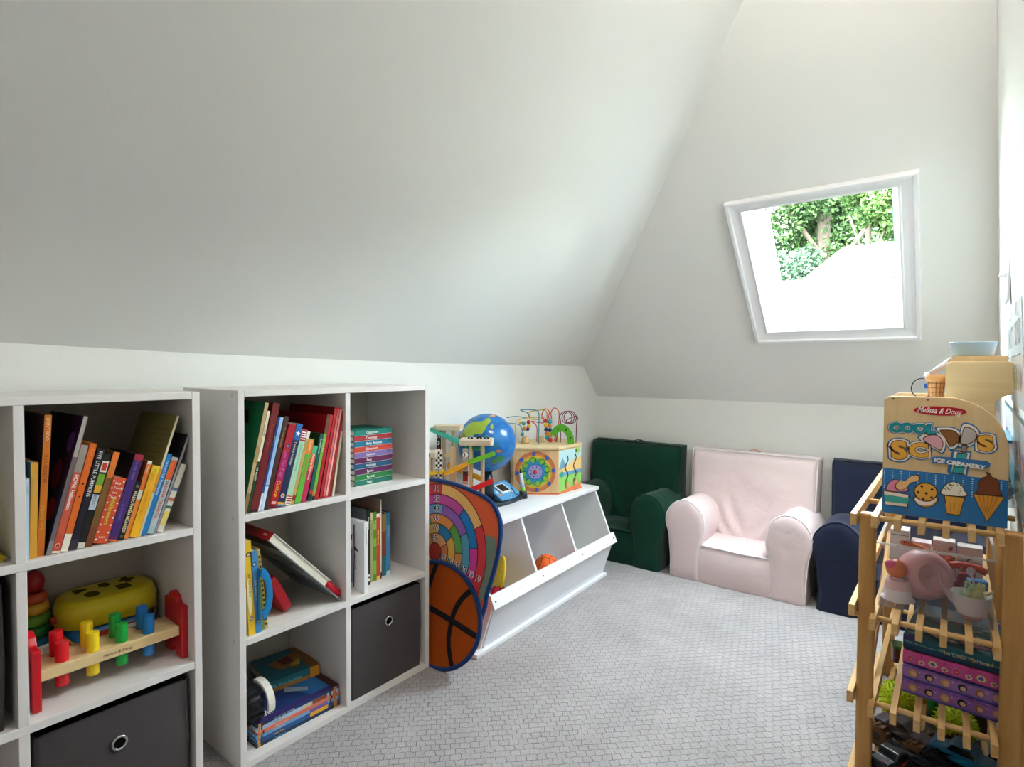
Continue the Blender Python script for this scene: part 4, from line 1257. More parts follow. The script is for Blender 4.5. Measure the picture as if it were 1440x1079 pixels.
G().b2((-.088, -.040, .010), (-.076, -.018, .259), PINE).build('post', rt, bevel=.001)
G().prism([(-.022, .010), (-.022, .255), (-.030, .264), (-.045, .262), (-.05, .245), (-.062, .238), (-.062, .225), (-.045, .225), (-.045, .010)], -.012, .0, PINE, axes((0, 0.012, 0), (1, 0, 0), (0, 0, 1), (0, -1, 0))).build('side_panel', rt, bevel=.001)
def ramp(p0, p1, w, c, nm='ramp'):
    p0, p1 = Vector(p0), Vector(p1)
    d = (p1 - p0)
    L = d.length
    d.normalize()
    s = Vector((0, 1, 0))
    u = d.cross(s) * -1
    if u.z < 0:
        u = -u
    mt = M(c, .3, .5)
    T = axes(p0, d, s, u)
    g = G().b2((0, -w / 2, 0), (L, w / 2, .004), mt, T)
    g.b2((0, -w / 2, .004), (L, -w / 2 + .004, .014), mt, T).b2((0, w / 2 - .004, .004), (L, w / 2, .014), mt, T)
    g.b2((0, -w / 2, .004), (.004, w / 2, .014), mt, T)
    g.build('track', rt, bevel=.0012)
ramp((-.125, .05, .318), (.010, .025, .262), .030, '2fae94')
ramp((.010, .025, .252), (.075, .02, .250), .030, '27a08a')
ramp((.122, -.028, .240), (.028, -.030, .206), .026, '6fc21e')
ramp((.028, -.030, .204), (-.055, -.032, .166), .026, 'efb314')
ramp((-.062, -.036, .176), (-.125, -.036, .166), .024, 'e2b818')
ramp((-.060, .030, .188), (.070, .03, .135), .030, 'dba514')
ramp((.118, -.030, .142), (.014, -.032, .098), .026, 'e31c20')
ramp((-.06, .03, .118), (-.13, .03, .135), .03, '3aa890')
a = Art(.4)
a.rect(-.0065, .0, .0065, .08, '1a1a1e', 0)
for k in range(2):
    z0 = .004 + .052 * k
    a.poly([(-.006, z0), (0, z0 + .010), (.006, z0), (.006, z0 + .008), (0, z0 + .018), (-.006, z0 + .008)], 'b3242a', 1)
    a.poly([(-.006, z0 - .003), (0, z0 + .007), (.006, z0 - .003), (.006, z0), (0, z0 + .010), (-.006, z0)], 'f0f0ec', 1)
a.text('3', -.0052, .030, .020, 'f4f4f2', 2, bold=.03)
for k in range(15):
    pass
g_ = G()
G().b2((-.098, .050, .232), (-.083, .0545, .322), M('1a1a1e', .4, .4)).build('number_plate', rt)
a.build('number_print', rt, axes((-.0905, .050, .236), (1, 0, 0), (0, 0, 1), (0, -1, 0)))
a = Art(.4)
a.rect(-.011, 0, .011, .180, 'f2f0ea', 0)
for r in range(20):
    for c in range(3):
        if (r + c) % 2 == 0:
            a.rect(-.011 + c * .00733, r * .009, -.011 + (c + 1) * .00733, (r + 1) * .009, '17171b', 1)
a.disc(0, .112, .009, 'c9c9c4', 2)
a.text('3', -.005, .106, .016, '17171b', 3)
G().b2((-.0905, -.046, .070), (-.0665, -.041, .258), M('e9e6de', .4, .4)).build('number_plate', rt)
a.build('number_print', rt, axes((-.0785, -.046, .074), (1, 0, 0), (0, 0, 1), (0, -1, 0)))
a = Art(.4)
a.rect(-.009, 0, .009, .125, 'b9a99a', 0)
a.rect(-.009, .01, .009, .03, '8c1d22', 1)
a.rect(-.009, .03, .009, .045, '3a2a2c', 1)
a.rect(-.009, .05, .009, .085, 'a99a94', 1)
a.disc(0, .105, .0105, 'f0ede6', 2)
a.disc(0, .105, .0115, '17171b', 1)
a.text('1', -.0035, .098, .020, '17171b', 3, bold=.03)
G().b2((.004, -.020, .130), (.024, -.0155, .262), M('cbb99c', .5, .3)).build('number_plate', rt)
a.build('number_print', rt, axes((.014, -.020, .134), (1, 0, 0), (0, 0, 1), (0, -1, 0)))
a = Art(.4)
a.text('2', -.005, .0, .018, '17171b', 1, bold=.03)
a.build('number_print', rt, axes((-.112, -.0545, .236), (1, 0, 0), (0, 0, 1), (0, -1, 0)))
# little cars on the platform
for k, (x, c) in enumerate(((.030, '8fa0a4'), (.062, '2a2e34'), (.088, '1f8f9a'))):
    t = thing('toy_car', ('pale grey', 'black', 'teal')[k] + ' tiny car parked on the wooden ramp platform', 'toy car', (.225 + x * cos(YW) + .0 * sin(YW), .858 + x * sin(YW) + .0, ZB + .2925), YW, 'tiny cars on the ramp platform')
    G().prism([(-.010, .004), (.010, .004), (.010, .008), (.006, .009), (.003, .013), (-.005, .013), (-.008, .009), (-.010, .008)], -.005, .005, M(c, .3, .5), axes((0, .014, 0), (1, 0, 0), (0, 0, 1), (0, -1, 0))).build('body', t, bevel=.001)
    for s in (-1, 1):
        G().cyl((s * .006, .008, .0035), (s * .006, .020, .0035), .0035, M('141416', .5, .3), n=10).build('wheel', t)
# --- talking globe with base and pen
gl = thing('toy_globe', 'blue interactive toy globe with a screen base and pen stylus', 'globe', (.150, 1.085, ZB))
def globe_mat():
    m = bpy.data.materials.new('globe_map')
    m.use_nodes = True
    n = m.node_tree
    b = n.nodes['Principled BSDF']
    b.inputs['Roughness'].default_value = .22
    b.inputs['Base Color'].default_value = lin('1568b0')
    tc = n.nodes.new('ShaderNodeTexCoord')
    ns = n.nodes.new('ShaderNodeTexNoise')
    ns.inputs['Scale'].default_value = 45
    cr = n.nodes.new('ShaderNodeValToRGB')
    cr.color_ramp.elements[0].position = .3
    cr.color_ramp.elements[0].color = lin('0f5aa2')
    cr.color_ramp.elements[1].position = .7
    cr.color_ramp.elements[1].color = lin('1f78bd')
    n.links.new(tc.outputs['Object'], ns.inputs['Vector'])
    n.links.new(ns.outputs['Fac'], cr.inputs[0])
    n.links.new(cr.outputs[0], b.inputs['Base Color'])
    return m
GC, GR = Vector((0, 0, .252)), .117
G().ball(GC, GR, globe_mat(), 48).build('ball', gl)
# continents and one painted reflection as thin raised patches; u to the right and v up as seen from the room
ax_v = Vector((1.48, -1.72, .31)).normalized()       # towards the room
ax_u = Vector((0, 0, 1)).cross(ax_v).normalized()
ax_w = ax_v.cross(ax_u)
def patch(pts, c, k):
    rm_ = GR + .0006 + .0003 * k
    P3 = [Vector((x, y)) for x, y in [(p.x, p.y) for p in smooth_pts([(a_, b_, 0) for a_, b_ in pts], 3, True)]]
    cen = sum(P3, Vector((0, 0))) / len(P3)
    V, Fq = [], []
    nr = 5
    for r in range(nr + 1):
        for p in P3:
            q = cen.lerp(p, r / nr)
            w = math.sqrt(max(.0, 1 - q.x ** 2 - q.y ** 2))
            V.append(GC + (ax_u * q.x + ax_w * q.y + ax_v * w) * rm_)
    n_ = len(P3)
    for r in range(nr):
        Fq += [(r * n_ + i, r * n_ + (i + 1) % n_, (r + 1) * n_ + (i + 1) % n_, (r + 1) * n_ + i) for i in range(n_)]
    return G().add(V, Fq, M(c, .3, .4, vary=.25, scale=60), True).build('land_or_glint', gl)
patch([(-.80, .30), (-.70, .52), (-.45, .68), (-.15, .70), (.05, .82), (.12, .70), (.0, .55), (-.08, .38), (-.2, .25), (-.35, .28), (-.5, .18), (-.66, .1), (-.78, .1)], '9db83a', 1)
patch([(-.92, .05), (-.85, .35), (-.72, .25), (-.66, .05), (-.75, -.1), (-.88, -.15)], '7d8a3a', 2)
patch([(.10, .50), (.18, .62), (.2, .5), (.16, .42)], '8fae44', 2)
patch([(.12, -.62), (.28, -.48), (.55, -.45), (.58, -.56), (.42, -.66), (.2, -.72)], '2f7a4a', 2)
patch([(.26, -.28), (.40, -.24), (.50, -.30), (.38, -.34)], 'b5713a', 2)
patch([(.05, .88), (.2, .93), (.28, .88), (.16, .84)], 'c98a5a', 2)
patch([(.22, -.10), (.34, -.06), (.36, -.14), (.24, -.17)], '2c6f6a', 2)
patch([(.04, .36), (.15, .38), (.12, .30)], 'd8d8d0', 2)  # pale patch paints a reflection onto the ball, no land
g = G()
g.tube([GC + Vector((0, cos(rad(q)), sin(rad(q)))) * (GR + .007) for q in range(-100, 31, 12)], .005, M('1d3a44', .4, .4), 8)
g.build('arm', gl)
BLU = M('4f94c4', .3, .5)
DK = M('1f2a34', .4, .4)
bs = [(-.075, -.06), (.035, -.06), (.065, -.02), (.072, .07), (.058, .165), (.040, .195), (-.06, .20), (-.085, .10)]
G().prism([(p.x, p.y) for p in smooth_pts([(a_, b_, 0) for a_, b_ in bs], 3, True)], 0, .016, DK).build('base', gl, bevel=.004)
G().cyl((0, 0, .016), (0, 0, .15), .035, DK, r1=.018, n=20).build('stand', gl)
# sloped blue console
cs = [(-.035, .020), (.060, .020), (.066, .09), (.050, .155), (-.035, .165)]
zt = lambda x: .022 + (.07 - x) * .48
vs_ = [(x, y, .016) for x, y in cs] + [(x, y, zt(x)) for x, y in cs]
G().add(vs_, [(0, 1, 2, 3, 4), (5, 6, 7, 8, 9)] + [(i, (i + 1) % 5, 5 + (i + 1) % 5, 5 + i) for i in range(5)], BLU).build('console', gl, bevel=.004)
sl = Vector((-1, 0, .48)).normalized()
TCn = axes((.012, .085, zt(.012)), (0, 1, 0), sl, Vector((0, 1, 0)).cross(sl))
G().prism(rrect(-.031, -.028, .031, .030, .006), .0, .006, M('e6e8ec', .3, .5), TCn).build('screen_frame', gl, bevel=.0015)
G().prism(rrect(-.023, -.020, .023, .023, .003), .006, .0068, M('14161c', .12, .6), TCn).build('screen', gl)
a = Art(.4)
a.disc(-.046, -.030, .010, 'e08a3a', 1, ry=.006)
a.disc(-.046, -.012, .007, 'c9dcec', 1)
rs_ = random.Random(2)
for k in range(46):
    a.disc(rs_.uniform(-.06, .062), rs_.uniform(-.062, .034), rs_.uniform(.0015, .004), rs_.choice(['bfe0f2', '2a6aa4', '8cc4e6', 'e6f2f8', '2a9ad0']), rs_.randint(0, 1), n=7)
a.build('console_print', gl, TCn)
G().cyl((.045, .185, .0), (.045, .185, .03), .020, DK, r1=.016, n=18).build('pen_holder', gl)
g = G()
g.cyl((.045, .185, .026), (.041, .186, .045), .011, M('9ccf4a', .35, .4), r1=.0105)
g.build('pen_collar', gl)
g = G().cyl((.041, .186, .045), (.030, .188, .105), .0105, M('ccd4da', .3, .5), r1=.006)
g.build('pen', gl)
G().cyl((.030, .188, .105), (.026, .189, .122), .006, M('1c2228', .4, .4), r1=.0025).build('pen_tip', gl)
G().tube(smooth_pts([(.047, .175, .03), (.064, .15, .03), (.062, .12, .03), (.055, .10, .05), (.02, .13, .06)], 5), .0018, M('16181c', .5, .3), 6).build('cord', gl)
# --- wooden activity cube with bead maze
ct = thing('activity_cube', 'many-sided wooden activity cube with wire bead maze on top', 'activity toy', (.165, 1.5, ZB))
PG = [(.119, 1.298), (.275, 1.42), (.28, 1.605), (.165, 1.70), (.03, 1.62), (.025, 1.40)]
PG = [(x - .165, y - 1.5) for x, y in PG]
BOXW = wood('dcb98a', 'cfa873', 'Z', 6)
G().prism(PG, .002, .196, BOXW).build('box', ct, bevel=.002)
cen = Vector((sum(p[0] for p in PG) / 6, sum(p[1] for p in PG) / 6))
PT = [tuple(cen + (Vector(p) - cen) * 1.03) for p in PG]
G().prism(PT, .196, .208, wood('e6cfa4', 'd8bd8c', 'X', 8)).build('lid', ct, bevel=.003)
G().prism([tuple(cen + (Vector(p) - cen) * 1.012) for p in PG], 0, .006, M('d8703a', .5, .3)).build('base_trim', ct)
def face(i, j):
    A_, B_ = Vector(PG[i]), Vector(PG[j])
    u = (B_ - A_)
    L = u.length
    u.normalize()
    return axes((A_.x, A_.y, 0), (u.x, u.y, 0), (0, 0, 1), (u.y, -u.x, 0)), L
TF, LF = face(0, 1)
a = Art(.45)
wx, wy = LF * .49, .100
a.disc(wx, wy, .089, 'b5623a', 0, n=40)
a.ring(wx, wy, .070, .086, 'c9764a', 1, n=40)
for r, c in ((.073, 'd9a83a'), (.066, 'cfc43c'), (.060, '7fb83c'), (.053, '3fa06a'), (.046, '2a8fae'), (.036, '3a6fb8')):
    a.disc(wx, wy, r, c, 2, n=40)
    Art.STEP  # layers keep their own height
    for f in range(1):
        pass
for k, (r, c) in enumerate(((.073, 'd9a83a'), (.067, 'd4c63c'), (.061, '86ba3c'), (.054, '3fa06a'), (.047, '2a93b0'), (.036, '3f74bc'), (.030, '9a9ac8'))):
    a.disc(wx, wy, r, c, 3 + k, n=40)
for k in range(8):
    q = 2 * pi * k / 8 + .2
    a.ring(wx + .052 * cos(q), wy + .052 * sin(q), .011, .014, '1f4a3a', 11, math.degrees(q) - 150, math.degrees(q) + 90, 14)
    a.disc(wx + .052 * cos(q), wy + .052 * sin(q), .010, '7fb83c', 10, n=14)
    q += .3
    a.disc(wx + .022 * cos(q), wy + .022 * sin(q), .003, '3a3a6a', 11, n=8)
a.build('wheel_print', ct, TF)
g = G()
for k in range(8):
    q = 2 * pi * k / 8 + .08
    g.cyl((wx + .079 * cos(q), wy + .079 * sin(q), 0), (wx + .079 * cos(q), wy + .079 * sin(q), .006), .0085, M('2c5fb4', .4, .4), n=14, T=TF)
g.build('wheel_knobs', ct)
G().ball((wx, wy, .006), .010, M('c81a2a', .3, .5), 16, T=TF).build('hub', ct)
TF2, LF2 = face(1, 2)
a = Art(.5)
a.rect(.004, .008, LF2 - .004, .190, 'b9d8dc', 0)
a.poly([(.004, .11), (.03, .16), (.06, .12), (.06, .105), (.004, .10)], '6f9ab0', 1)
a.poly([(.004, .105), (.06, .115), (.12, .14), (LF2 - .004, .15), (LF2 - .004, .085), (.004, .085)], 'e8c07a', 2)
a.rect(.004, .075, LF2 - .004, .092, '6aa0c8', 3)
a.rect(.004, .008, LF2 - .004, .078, '8cc864', 3)
a.poly([(.004, .008), (LF2 - .004, .03), (LF2 - .004, .008)], 'e0784a', 4)
a.disc(.025, .085, .014, '3a9a8a', 4)
a.poly(circ(.150, .180, .022, .014, 14), '9cc454', 4)
a.disc(.140, .178, .006, '2c3a2a', 5)
for x0_ in (.062, .128):
    pts = [(x0_ + .011 * sin(i / 24 * 2 * pi * 1.9), .165 - i / 24 * .135, 0) for i in range(25)]
    a.line([(p[0], p[1]) for p in pts], .007, '3a2a1a', 5)
a.build('side_print', ct, TF2)
g = G()
for x0_, z_ in ((.068, .03), (.130, .036)):
    g.prism([(x0_ - .014, z_ - .012), (x0_ + .014, z_ - .012), (x0_ + .014, z_ + .004), (x0_, z_ + .016), (x0_ - .014, z_ + .004)], 0, .008, wood('d8a878', 'c08a5a', 'X', 20), TF2)
g.build('slider', ct)
RW_ = RZ(37.96)
def wire(pts, c, r=.0023):
    G().tube(smooth_pts([RW_ @ Vector(p) for p in pts], 6), r, M(c, .3, .5), 7).build('wire', ct)
Zt = .208
wire([(-.044, -.03, Zt), (-.044, -.03, .30), (-.044, -.02, .345), (-.058, 0, .360), (-.127, .01, .360), (-.095, .02, .345), (-.088, .03, .322), (-.15, .03, .328), (-.205, .02, .318), (-.19, .0, .302), (-.14, -.01, .296), (-.12, .03, .27), (-.11, .05, Zt)], '2a8fa0')
wire([(-.150, -.01, Zt), (-.150, -.01, .29), (-.145, -.01, .308), (-.11, .0, .322), (-.024, .01, .328), (-.03, .03, .318), (-.08, .04, .315), (-.085, .05, .345), (-.06, .05, .353), (-.01, .03, .356), (.0, .06, .30), (.0, .07, Zt)], 'd8b02a')
wire([(-.05, .05, Zt), (-.05, .05, .28), (-.075, .04, .305), (-.02, .02, .300), (-.028, .02, .33), (-.02, .02, .358), (-.005, .02, .364), (.006, .02, .35), (.004, .02, .325), (.016, .02, .318), (.014, .02, .345), (.024, .02, .366), (.036, .02, .368), (.050, .02, .352), (.052, .02, .315), (.045, .03, .25), (.04, .04, Zt)], 'd8502a')
coil = [(.060, .03, Zt), (.060, .03, .30)]
for i in range(40):
    q = pi + i / 40 * 2 * pi * 3 * -1
    coil.append((.082 + .030 * i / 40 + .026 * cos(q), .03, .325 + .028 * sin(q)))
coil += [(.136, .03, .33), (.134, .03, .29), (.132, .03, Zt)]
wire(coil, '7c1f44', .0021)
def beads(lst):
    for x, y, z_, r, c in lst:
        o = G().ball(tuple(RW_ @ Vector((x, y, z_))), r, M(c, .3, .5), 14).build('bead', ct)
C6 = ['2a9aa8', 'c2202a', 'e8c022', 'd88a2a', '1f2a6a', 'd8b06a']
beads([(-.112, -.01, .300, .010, C6[0]), (-.090, -.01, .306, .010, C6[1]), (-.125, .0, .302, .009, C6[2]), (-.088, -.01, .288, .010, C6[2]), (-.108, -.01, .277, .011, C6[3]), (-.094, -.01, .274, .009, C6[4]), (-.118, -.01, .250, .009, C6[0])])
beads([(-.010, .0, .312, .0105, C6[1]), (.008, .0, .308, .0110, C6[0]), (-.010, .0, .292, .011, C6[2]), (.008, .0, .288, .0105, 'e0884a'), (-.008, .0, .271, .0105, C6[4]), (.010, .0, .268, .0105, C6[4]), (-.005, .0, .252, .010, 'e8902a'), (.009, .0, .246, .0115, C6[2]), (-.004, -.005, .234, .010, C6[0]), (.010, -.02, .225, .0112, C6[1])])
for x, y, r, h in ((-.104, -.01, .018, .034), (-.030, .04, .016, .03), (.045, .06, .013, .026)):
    p = RW_ @ Vector((x, y, 0))
    G().lathe([(.001, 0), (r, 0), (r * 1.05, h * .3), (r * .85, h * .8), (r * .4, h), (.001, h)], wood('d8bb8c', 'b8945e', 'Z', 20), 14, T3(p.x, p.y, Zt)).build('stump', ct)
ar = circ(0, 0, .052, .075, 18, 0, 140) + [(-.05, .0)]
arch = [(.0 + .058 * cos(rad(q)), .085 * sin(rad(q))) for q in range(-6, 151, 9)] + [(.030 * cos(rad(q)), .052 * sin(rad(q))) for q in range(150, -7, -9)]
G().prism(arch, -.007, .007, M('4f9a1e', .45, .35), RW_ @ axes((.058, -.03, Zt + .006), (1, 0, 0), (0, 0, 1), (0, -1, 0))).build('arch', ct, bevel=.0015)
g = G()
for q in (20, 62, 110):
    p = (.044 * cos(rad(q)), .068 * sin(rad(q)))
    g.cyl((p[0], p[1], .0068), (p[0], p[1], .0078), .004, M('1c2a12', .6, .2), n=10, T=RW_ @ axes((.058, -.03, Zt + .006), (1, 0, 0), (0, 0, 1), (0, -1, 0)))
g.build('arch_hole', ct)
# ------------------------------------------------------------------ children's slipcovered armchairs along the back wall
def armchair(label, hexc, pipe, loc, W_, rotz=0, arm=.155, strap=None):
    t = thing('armchair', label, 'armchair', loc, rotz, 'small slipcovered armchairs along the back wall')
    c = cloth(hexc, .32)
    pm = cloth(pipe, .1)
    D, H, AH, SH = .345, .572, .360, .165
    hw = W_ / 2
    pr = .0032
    # back: pillowy slab leaning a little, creased above the seat
    nx, nz = 56, 48
    F_, B_ = [], []
    for j in range(nz + 1):
        v = sin(pi / 2 * j / nz)
        for i in range(nx + 1):
            u = .5 + .5 * sin(pi / 2 * (2 * i / nx - 1))
            e = max(0, 1 - abs(2 * u - 1) ** 40) ** .5
            et = max(0, 1 - v ** 50) ** .5
            x = (2 * u - 1) * (hw - .012 - .012 * (1 - v))
            z = H * v
            th = (.150 - .060 * v) * e * et
            yb = D - .02 + .012 * v
            r_ = math.hypot(x, z - SH + .02)
            q = math.atan2(z - SH + .03, x)
            fold = .0075 * sin(11 * q + 2.2 * sin(3 * x * 9)) * math.exp(-((r_ - .13) / .10) ** 2) if z > SH - .03 else 0
            dent = .018 * math.exp(-(x / .12) ** 2 - ((z - .30) / .13) ** 2)
            n_ = .004 * noise.noise(Vector((x * 9 + hw * 7, z * 9, loc[0])))
            F_.append((x, yb - th + (dent + fold + n_) * e * et, z))
            B_.append((x, yb, z))
    k = nx + 1
    N = len(F_)
    fs_ = [(j * k + i, j * k + i + 1, (j + 1) * k + i + 1, (j + 1) * k + i) for j in range(nz) for i in range(nx)]
    g = G().add(F_ + B_, fs_ + [tuple(N + q for q in f) for f in fs_] + [(i, i + 1, N + i + 1, N + i) for i in range(nx)], c, True)
    g.build('backrest', t)
    def rim(x, z):
        v = z / H
        return (x, D - .02 + .012 * v - (.150 - .060 * v) * .82 - .0005, z)
    xe = lambda z: hw - .0185 - .012 * (1 - z / H)
    ed = [rim(-xe(z), z) for z in (.28, .36, .44, .50, H - .025)] + [rim(-xe(H) + .004, H - .008), rim(-xe(H) + .02, H - .002)] + [rim(x, H - .001) for x in (-.12, 0, .12)]
    ed += [(-p[0], p[1], p[2]) for p in ed[6::-1]]
    G().tube(smooth_pts(ed, 5), pr, pm, 6).build('piping', t)
    # arms
    for s in (-1, 1):
        o_ = s * hw
        inn = [(arm - .008, 0), (arm - .006, .08), (arm - .002, .16), (arm + .010, .22), (arm + .012, .262), (arm - .002, .312), (arm - .034, .346), (.080, AH), (.042, .350), (.010, .322), (-.010, .280), (-.010, .24), (.004, .19), (.012, .12), (.014, .05), (.012, 0)]
        prof_ = [(p.x, p.y) for p in smooth_pts([(a_, b_, 0) for a_, b_ in inn], 4)]
        secs = []
        ccx = arm / 2
        for y, k_ in ((-.013, .72), (-.0115, .82), (-.009, .91), (-.005, .97), (0, 1), (.012, 1.005), (.03, 1), (.06, .998), (.10, .99), (.14, .985), (.18, .98), (.23, .975), (.28, .965), (D - .02, .95)):
            sec = []
            for (x, z) in prof_:
                xx = ccx + (x - ccx) * k_
                zz_ = z * (1 - (1 - k_) * (.5 if y < 0 else .25)) if z > .02 else z
                nn_ = .0045 * noise.noise(Vector((x * 14 + s * 5, y * 14, z * 12 + loc[0] * 3))) + .002 * noise.noise(Vector((x * 30 + s * 5, y * 36, z * 30)))
                sec.append((o_ - s * (xx + nn_), y, zz_ + nn_ * (z > .02)))
            secs.append(sec)
        G().loft(secs, c).build('arm', t)
        fr = [(p[0], p[1] - .0015, p[2]) for p in secs[4]]
        G().tube(fr, pr, pm, 6).build('piping', t)
    # seat: box cushion with a gently bowed front
    ix = hw - arm + .012
    nx, ny = 24, 18
    V = []
    for j in range(ny + 1):
        v = j / ny
        for i in range(nx + 1):
            u = i / nx
            x = (2 * u - 1) * ix
            bow = -.010 * (1 - (2 * u - 1) ** 2)
            y = bow + (D - .12 - bow) * v
            z = SH + .012 * v + .006 * (1 - (2 * u - 1) ** 2) * sin(pi * min(1, v * 1.2)) + .004 * noise.noise(Vector((x * 12, y * 14, loc[0])))
            V.append((x, y, z))
    k = nx + 1
    fs_ = [(j * k + i, j * k + i + 1, (j + 1) * k + i + 1, (j + 1) * k + i) for j in range(ny) for i in range(nx)]
    g = G().add(V, fs_, c, True)
    rows = []
    for q in range(9):
        z = SH * (1 - q / 8)
        rows.append([(x, y - .010 * sin(pi * q / 8) + .002 * noise.noise(Vector((x * 10, z * 10, 3))), z) for x, y, _ in V[:k]] if q else V[:k])
    g.loft(rows, c, caps=(False, False), closed=False)
    g.build('seat', t)
    G().tube([(x, y - .002, z + .001) for x, y, z in V[:k]], pr, pm, 6).build('piping', t)
    if strap:
        g = G()
        P = smooth_pts([(-.026, 0, H - .004), (-.018, 0, H + .003), (0, 0, H + .006), (.018, 0, H + .003), (.026, 0, H - .004)], 4)
        g.loft([[(p.x, D - .03 - .010, p.z), (p.x, D - .03 + .010, p.z), (p.x, D - .03 + .010, p.z + .0035), (p.x, D - .03 - .010, p.z + .0035)] for p in P], strap, smooth=False)
        g.build('handle', t)
    return t
armchair('dark green slipcovered child armchair beside the toy bin unit', '0c382a', '0a3024', (.284, 1.888, 0), .545, rad(0), strap=cloth('0a3a2a', .1))
armchair('pale pink slipcovered child armchair with white piping, in the middle', 'e3cfd0', 'f3eeee', (.884, 1.893, 0), .598, rad(0), strap=cloth('c79a84', .1))
armchair('navy blue slipcovered child armchair half hidden by the wooden rack', '22283e', '1c2238', (1.486, 1.893, 0), .566, 0, strap=cloth('1a2340', .1))
# ------------------------------------------------------------------ slatted wooden rack by the right wall
RX0, RY0 = 1.4645, .843
rk = thing('slatted_rack', 'pine slatted folding rack full of toys by the right wall', 'rack', (RX0, RY0, 0))
PW = wood('c99a5c', 'b07f42', 'Z', 7, .45)
PWY = wood('d8b27a', 'c39658', 'Y', 9, .45)
PWX = wood('dcb67c', 'c89b5c', 'X', 9, .45)
DEP = .66
for x0, x1 in ((.002, .034), (.250, .288)):
    for y0, y1 in ((0, .030), (DEP - .03, DEP)):
        G().b2((x0, y0, 0), (x1, y1, .642), PW).build('post', rk, bevel=.006, seg=3)
LV = ((.645, .619, .632, .0), (.418, .392, .405, .022), (.223, .197, .210, .020), (.030, .006, .018, .016))
for zt_, zb2, zd, lift in LV:
    for y in (.014, DEP - .014):
        G().cyl((-.010, y, zd), (.280, y, zd), .0062, PWX, n=12).build('dowel', rk)
    if zt_ > .6:
        G().cyl((-.010, .20, zd), (.280, .20, zd), .0062, PWX, n=12).build('dowel', rk)
    for x in (-.006, .0335, .075, .117, .1585, .200, .2435):
        dz = lift if x < 0 else 0
        G().b2((x - .0062, -.032, zb2 + dz), (x + .0062, DEP + .03, zt_ + dz), PWY).build('slat', rk, bevel=.001)
# crossing brace between the legs at the left side
G().cyl((.018, .03, .20), (.018, DEP - .03, .46), .007, PWY, n=8).build('brace', rk)
def rp(x, y, z):
    return (RX0 + x, RY0 + y, z)

# --- toy ice cream counter on top
ic = thing('ice_cream_counter', 'wooden toy ice cream counter with a printed sweets side panel on the rack', 'toy counter', rp(.150, .019, .6455), rad(0))
PLY = wood('d9b98a', 'cda873', 'Z', 5, .5)
PLYL = wood('e6cda0', 'd9bc8a', 'X', 5, .5)
TF = axes((0, 0, 0), (1, 0, 0), (0, 0, 1), (0, -1, 0))
pnl = [(-.107, 0), (.106, .0), (.106, .150)] + [(.106 - .094 + .094 * cos(rad(q)), .150 + .110 * sin(rad(q))) for q in range(8, 83, 8)] + [(.016, .262), (-.098, .262), (-.107, .254)]
G().prism(pnl, 0, .012, PLY, TF @ T3(0, 0, -.012)).build('side_panel', ic, bevel=.0015)
G().prism(pnl, 0, .012, PLY, TF @ T3(0, 0, -.252)).build('side_panel', ic, bevel=.0015)
G().b2((-.100, .012, .235), (.012, .240, .247), M('f2f1f4', .35, .4)).build('counter_top', ic)
G().b2((-.100, .012, .004), (-.092, .240, .235), PLY).build('front_board', ic)
G().b2((.094, .012, .004), (.102, .240, .150), PLY).build('back_board', ic)
# taller cabinet behind the curve
cb = [(.0, .01), (.088, .01), (.088, .250), (.098, .262), (.118, .270), (.128, .290), (.130, .316), (.122, .334), (.106, .340), (.008, .340), (.0, .332)]
G().prism(cb, 0, .012, PLYL, TF @ T3(0, 0, -.125)).build('cabinet_side', ic, bevel=.0015)
G().prism(cb, 0, .012, PLYL, TF @ T3(0, 0, -.235)).build('cabinet_side', ic, bevel=.0015)
G().b2((.004, .125, .020), (.012, .223, .345), PLY).build('cabinet_front', ic)
G().b2((.012, .125, .338), (.108, .223, .352), PLY).build('cabinet_top', ic)
g = G()
for x, z in ((-.090, .256), (-.028, .256), (-.060, .010), (.072, .010)):
    g.cyl((x, .0003, z), (x, -.0012, z), .0023, M('6a5c4a', .5, .3), n=10)
g.build('screw', ic)
a = Art(.45)
Art_w = .2125
# print sits in a 1051 x 1079 layout; s maps it onto the panel
def S(px, py):
    u = (px - 40) / 978.0
    top = 26 + 10 * u
    bot = 940 + 115 * u
    v = (bot - py) / (bot - top)
    return (-.107 + u * .213, v * .262)
def PP(pts):
    return [S(*q) for q in pts]
a.poly(PP([(40, 588), (1014, 672), (1016, 1052), (52, 938), (40, 925)]), '2c6ea6', 0)
for i in range(14):
    for j in range(9 if i % 2 == 0 else 4):
        x, y = S(58 + i * 70, 606 + i * 6.3 + j * 17)
        a.disc(x, y, .0011 if i % 2 == 0 else .0009, 'dbe6f0', 1, n=7)
def SM(pts, k=5):
    return [(p.x, p.y) for p in smooth_pts([(x, y, 0) for x, y in pts], k, True)]
BRN = '4a2a1a'
def outl(pts, col, l, w=.0022, oc=BRN, sm=True):
    q = SM(PP(pts)) if sm else PP(pts)
    cx_, cy_ = sum(p[0] for p in q) / len(q), sum(p[1] for p in q) / len(q)
    a.poly(q, oc, l)
    m_ = max(max(abs(p[0] - cx_), abs(p[1] - cy_)) for p in q)
    k = 1 - w / m_
    a.poly([(cx_ + (p[0] - cx_) * k, cy_ + (p[1] - cy_) * k) for p in q], col, l + 1)
# sundae tub
outl([(78, 770), (90, 710), (140, 678), (200, 690), (240, 730), (258, 775)], 'd77f9a', 2)
outl([(45, 765), (272, 798), (262, 900), (64, 880)], 'f0d6c0', 3, sm=False)
a.poly(PP([(56, 796), (268, 826), (262, 872), (64, 852)]), '3f9e98', 6)
outl([(145, 735), (175, 695), (230, 690), (285, 650), (335, 640), (355, 665), (335, 690), (280, 705), (235, 750), (180, 765)], 'e0b070', 5)
